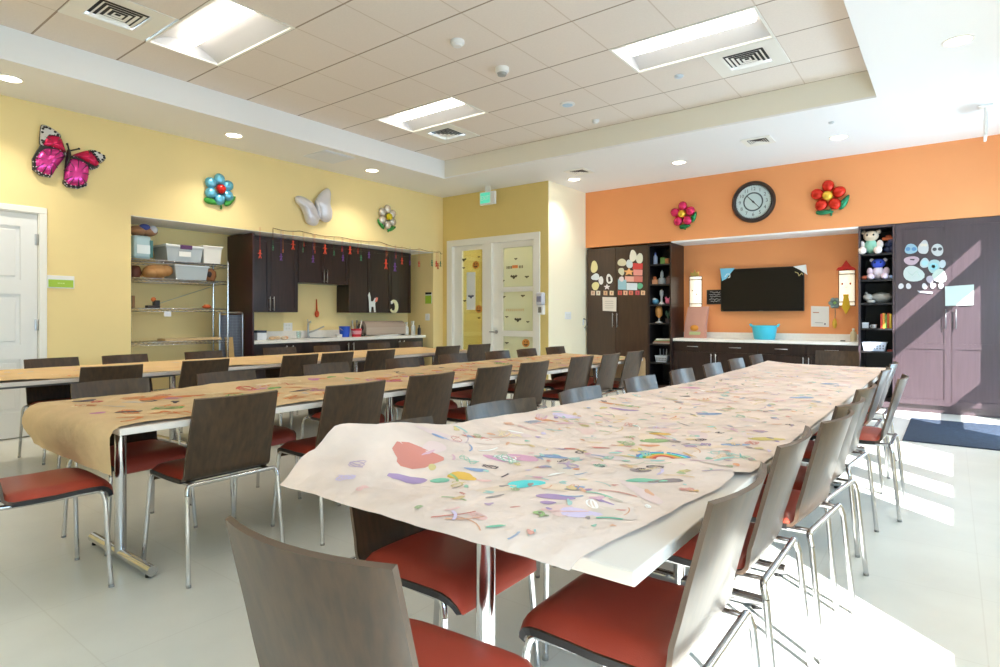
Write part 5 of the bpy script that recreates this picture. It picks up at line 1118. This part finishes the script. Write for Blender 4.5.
def tub(w, d, h, lidc=None, k=.9):
    def f(b):
        o = [(-w*k, -d*k), (w*k, -d*k), (w*k, d*k), (-w*k, d*k)]; p = [(-w, -d), (w, -d), (w, d), (-w, d)]
        vs = [(x, y, 0) for x, y in o]+[(x, y, h) for x, y in p]+[(x*1.05, y*1.05, h) for x, y in p]+[(x*1.05, y*1.05, h+.012) for x, y in p]
        fs = [(0, 3, 2, 1)]+[(lv+i, lv+(i+1) % 4, lv+4+(i+1) % 4, lv+4+i) for lv in (0, 4, 8) for i in range(4)]+[(12, 13, 14, 15)]
        b.add(vs, fs)
    return f
sput('storage_bin', 'clear lidded storage bin with purple latch on the top wire shelf', 'bin', 3.45, .27, SZ[0], [('tub', tub(.215, .18, .16), CLR), ('lid', lambda b: b.box(-.226, .226, -.19, .19, .172, .2, bev=.008), (226, 230, 232)), ('latch', lambda b: b.box(-.06, .08, -.196, -.186, .15, .2, bev=.003), (92, 50, 96)), ('label', lambda b: b.box(-.07, .07, -.184, -.172, .06, .12), (240, 240, 238))])
sput('storage_bin', 'opaque white storage bin at the end of the top wire shelf', 'bin', 3.79, .25, SZ[0], [('tub', tub(.115, .16, .19), (232, 230, 226)), ('lid', lambda b: b.box(-.13, .13, -.175, .175, .202, .22, bev=.006), (240, 238, 234))])
sput('paper_bag', 'blue and white bag bulging on the top wire shelf by the recess edge', 'bag', 2.99, .27, SZ[0], [('bag', lambda b: b.box(-.1, .09, -.16, .12, 0, .27, bev=.03), (176, 204, 214)), ('print', lambda b: b.box(-.07, .07, -.166, -.158, .06, .16), (230, 240, 246)), ('side_band', lambda b: b.box(.07, .102, -.165, -.1, .02, .22), (70, 120, 120))])
sput('paper_bag', 'crumpled brown and blue bag lying on the blue and white bag', 'bag', 3.02, .25, SZ[0]+.275, [('bag', lambda b: [b.ell((-.04, 0, .06), (.1, .12, .06)), b.ell((.07, -.02, .06), (.1, .1, .055))], C_((176, 130, 96), .6, bump=.5, bscale=30)), ('blue_wrap', lambda b: b.ell((.01, -.07, .1), (.06, .06, .04)), (60, 80, 160)), ('white_wrap', lambda b: b.ell((.1, -.07, .08), (.05, .06, .05)), (216, 220, 230))])
sput('paper_bag', 'bunched brown paper bag on the second wire shelf', 'bag', 3.17, .22, SZ[1], [('bag', lambda b: [b.ell((0, 0, .085), (.14, .13, .085)), b.ell((.1, -.02, .1), (.08, .1, .07)), b.ell((-.08, -.03, .06), (.08, .1, .06))], C_((190, 140, 88), .6, bump=.6, bscale=22))])
sput('clay_pot', 'dark brown pot at the recess edge of the second wire shelf', 'pot', 2.95, .25, SZ[1], [('pot', lambda b: b.lathe([(0, 0), (.05, 0), (.075, .06), (.06, .12), (.045, .14), (.0, .14)], 16), (96, 50, 32))])
sput('storage_bin', 'shallow clear storage bin on the second wire shelf', 'bin', 3.53, .25, SZ[1], [('tub', tub(.2, .17, .15), CLR), ('lid', lambda b: b.box(-.21, .21, -.18, .18, .162, .175, bev=.004), (214, 220, 224)), ('papers', lambda b: b.box(-.12, .1, -.13, .13, .01, .1), (196, 206, 214))])
sput('clay_pot', 'round brown pot with dark face at the end of the second wire shelf', 'pot', 3.8, .2, SZ[1], [('pot', lambda b: b.lathe([(0, 0), (.06, 0), (.085, .06), (.08, .12), (.05, .15), (0, .15)], 18), (150, 96, 56)), ('dark_face', lambda b: b.ell((-.03, -.07, .08), (.03, .02, .04)), (50, 30, 24))])
sput('toy_car', 'black toy with orange top on the third wire shelf', 'toy', 3.12, .16, SZ[2], [('base', lambda b: b.box(-.08, .06, -.04, .04, 0, .03, bev=.006), (40, 30, 30)), ('block', lambda b: b.box(0, .06, -.035, .035, .03, .09, bev=.006), (30, 26, 28)), ('orange_ball', lambda b: b.ell((.0, 0, .1), (.028,)*3), (222, 120, 60))])
sput('toy_boat', 'flat orange toy at the end of the third wire shelf', 'toy', 3.75, .16, SZ[2], [('hull', lambda b: b.ell((0, 0, .02), (.06, .04, .02)), (206, 90, 40)), ('deck', lambda b: b.box(-.03, .03, -.02, .02, .03, .05, bev=.005), (222, 130, 70))])
sput('craft_stick', 'brown upright craft roll at the recess edge of the third wire shelf', 'roll', 2.91, .2, SZ[2], [('roll', lambda b: b.lathe([(0, 0), (.025, 0), (.025, .14), (0, .14)], 12), (150, 110, 70))])
sput('wood_board', 'long thin wooden board lying on the fourth wire shelf', 'board', 3.6, .2, SZ[3], [('board', lambda b: b.box(-.38, .3, -.12, .1, 0, .03, bev=.003), (206, 176, 130))])
t = thing('folding_cart', 'grey mesh folding cart with silver frame beside the end panel', 'cart', (XL-.2, 4.12, 0), PI/2)
b = MB(); b.tube(fillet([(-.2, -.01, .05), (-.2, -.01, 1.25), (.11, -.01, 1.25), (.11, -.01, .05)], .03), .012, 8); b.tube([(-.2, -.01, .3), (.11, -.01, .3)], .01, 8); b.build('frame', 'steel', t)
b = MB(); b.box(-.19, .1, .0, .012, .32, 1.22); b.build('mesh_panel', C_((104, 106, 118), .5, metal=.3), t)
b = MB()
for k in range(1, 16): b.box(-.19+k*.0183, -.188+k*.0183, -.004, .0, .32, 1.22)
for k in range(1, 24): b.box(-.19, .1, -.004, .0, .32+k*.0375, .322+k*.0375)
b.build('mesh_wires', C_((150, 152, 160), .4, metal=.5), t)
for s in (-.2, .11): b = MB(); b.lathe([(.04, -.015), (.04, .015)], 14, (s, -.01, .04), axis='x'); b.build('wheel', 'black', t)
t = thing('wood_board', 'narrow wooden board leaning beside the grey cart', 'board', (XL-.06, 4.06, 0), PI/2)
b = MB(); vs = [(-.05, 0, .0), (.05, 0, .0), (.03, .12, .93), (-.07, .12, .93)]; b.add(vs+[(x, y+.02, z) for x, y, z in vs], [(0, 1, 2, 3), (7, 6, 5, 4), (0, 4, 5, 1), (1, 5, 6, 2), (2, 6, 7, 3), (3, 7, 4, 0)]); b.build('plank', C_((196, 160, 104), .6, var=.1), t)

# door mat
t = thing('door_mat', 'dark blue grey mat on the floor before the grey cabinet', 'mat', (0, 0, 0))
b = MB(); b.box(-.385, .84, 6.93, 8.5, 0, .012, bev=.004); b.build('mat', 'rug', t)

# ------------------------------------------------------------------ light
w = bpy.data.worlds.new('sky'); SC.world = w; w.use_nodes = True
bg = w.node_tree.nodes['Background']; bg.inputs[0].default_value = (.53, .78, 1, 1); bg.inputs[1].default_value = WORLD
sd = bpy.data.lights.new('sun', 'SUN'); so = bpy.data.objects.new('sun', sd); COL.objects.link(so)
sd.energy = SUN; sd.angle = .009; sd.color = (1, .97, .93)
so.rotation_euler = Vector((-.452, .409, -.475)).to_track_quat('-Z', 'Y').to_euler()
for (y0, y1, z0, z1) in WIN+[DOOR]:      # sampling portals that sit in the window openings
    ld = bpy.data.lights.new('window_portal', 'AREA'); ld.shape = 'RECTANGLE'; ld.size = y1-y0; ld.size_y = z1-z0
    lo = bpy.data.objects.new('window_portal', ld); COL.objects.link(lo); lo.location = (XR+.12, (y0+y1)/2, (z0+z1)/2); lo.rotation_euler = (PI/2, 0, PI/2)
    ld.cycles.is_portal = True
t = thing('corridor_fill_light', 'added unseen fill lamp in the corridor behind the glazed door', 'ceiling light', (-6.5, 9.1, HC-.004))  # added lamp out of view, brightens the door panes from behind
b = MB(); b.box(-.62, .62, -.3, .3, -.03, 0, bev=.005); b.build('housing', 'trim_white', t); b = MB(); b.box(-.58, .58, -.26, .26, -.036, -.028); b.build('diffuser', mat('corridor_fill_glow', (255, 250, 240), .5, emit=(255, 244, 226), es=9), t)
vs = SC.view_settings; vs.view_transform = 'Standard'; vs.look = 'None'; vs.exposure = EXPO; vs.gamma = 1; vs.use_curve_mapping = False
SC.display_settings.display_device = 'sRGB'
cy = SC.cycles; cy.use_denoising = True; cy.max_bounces = 10; cy.diffuse_bounces = 6; cy.glossy_bounces = 4; cy.transparent_max_bounces = 12; cy.caustics_reflective = False; cy.caustics_refractive = False; cy.sample_clamp_indirect = 6
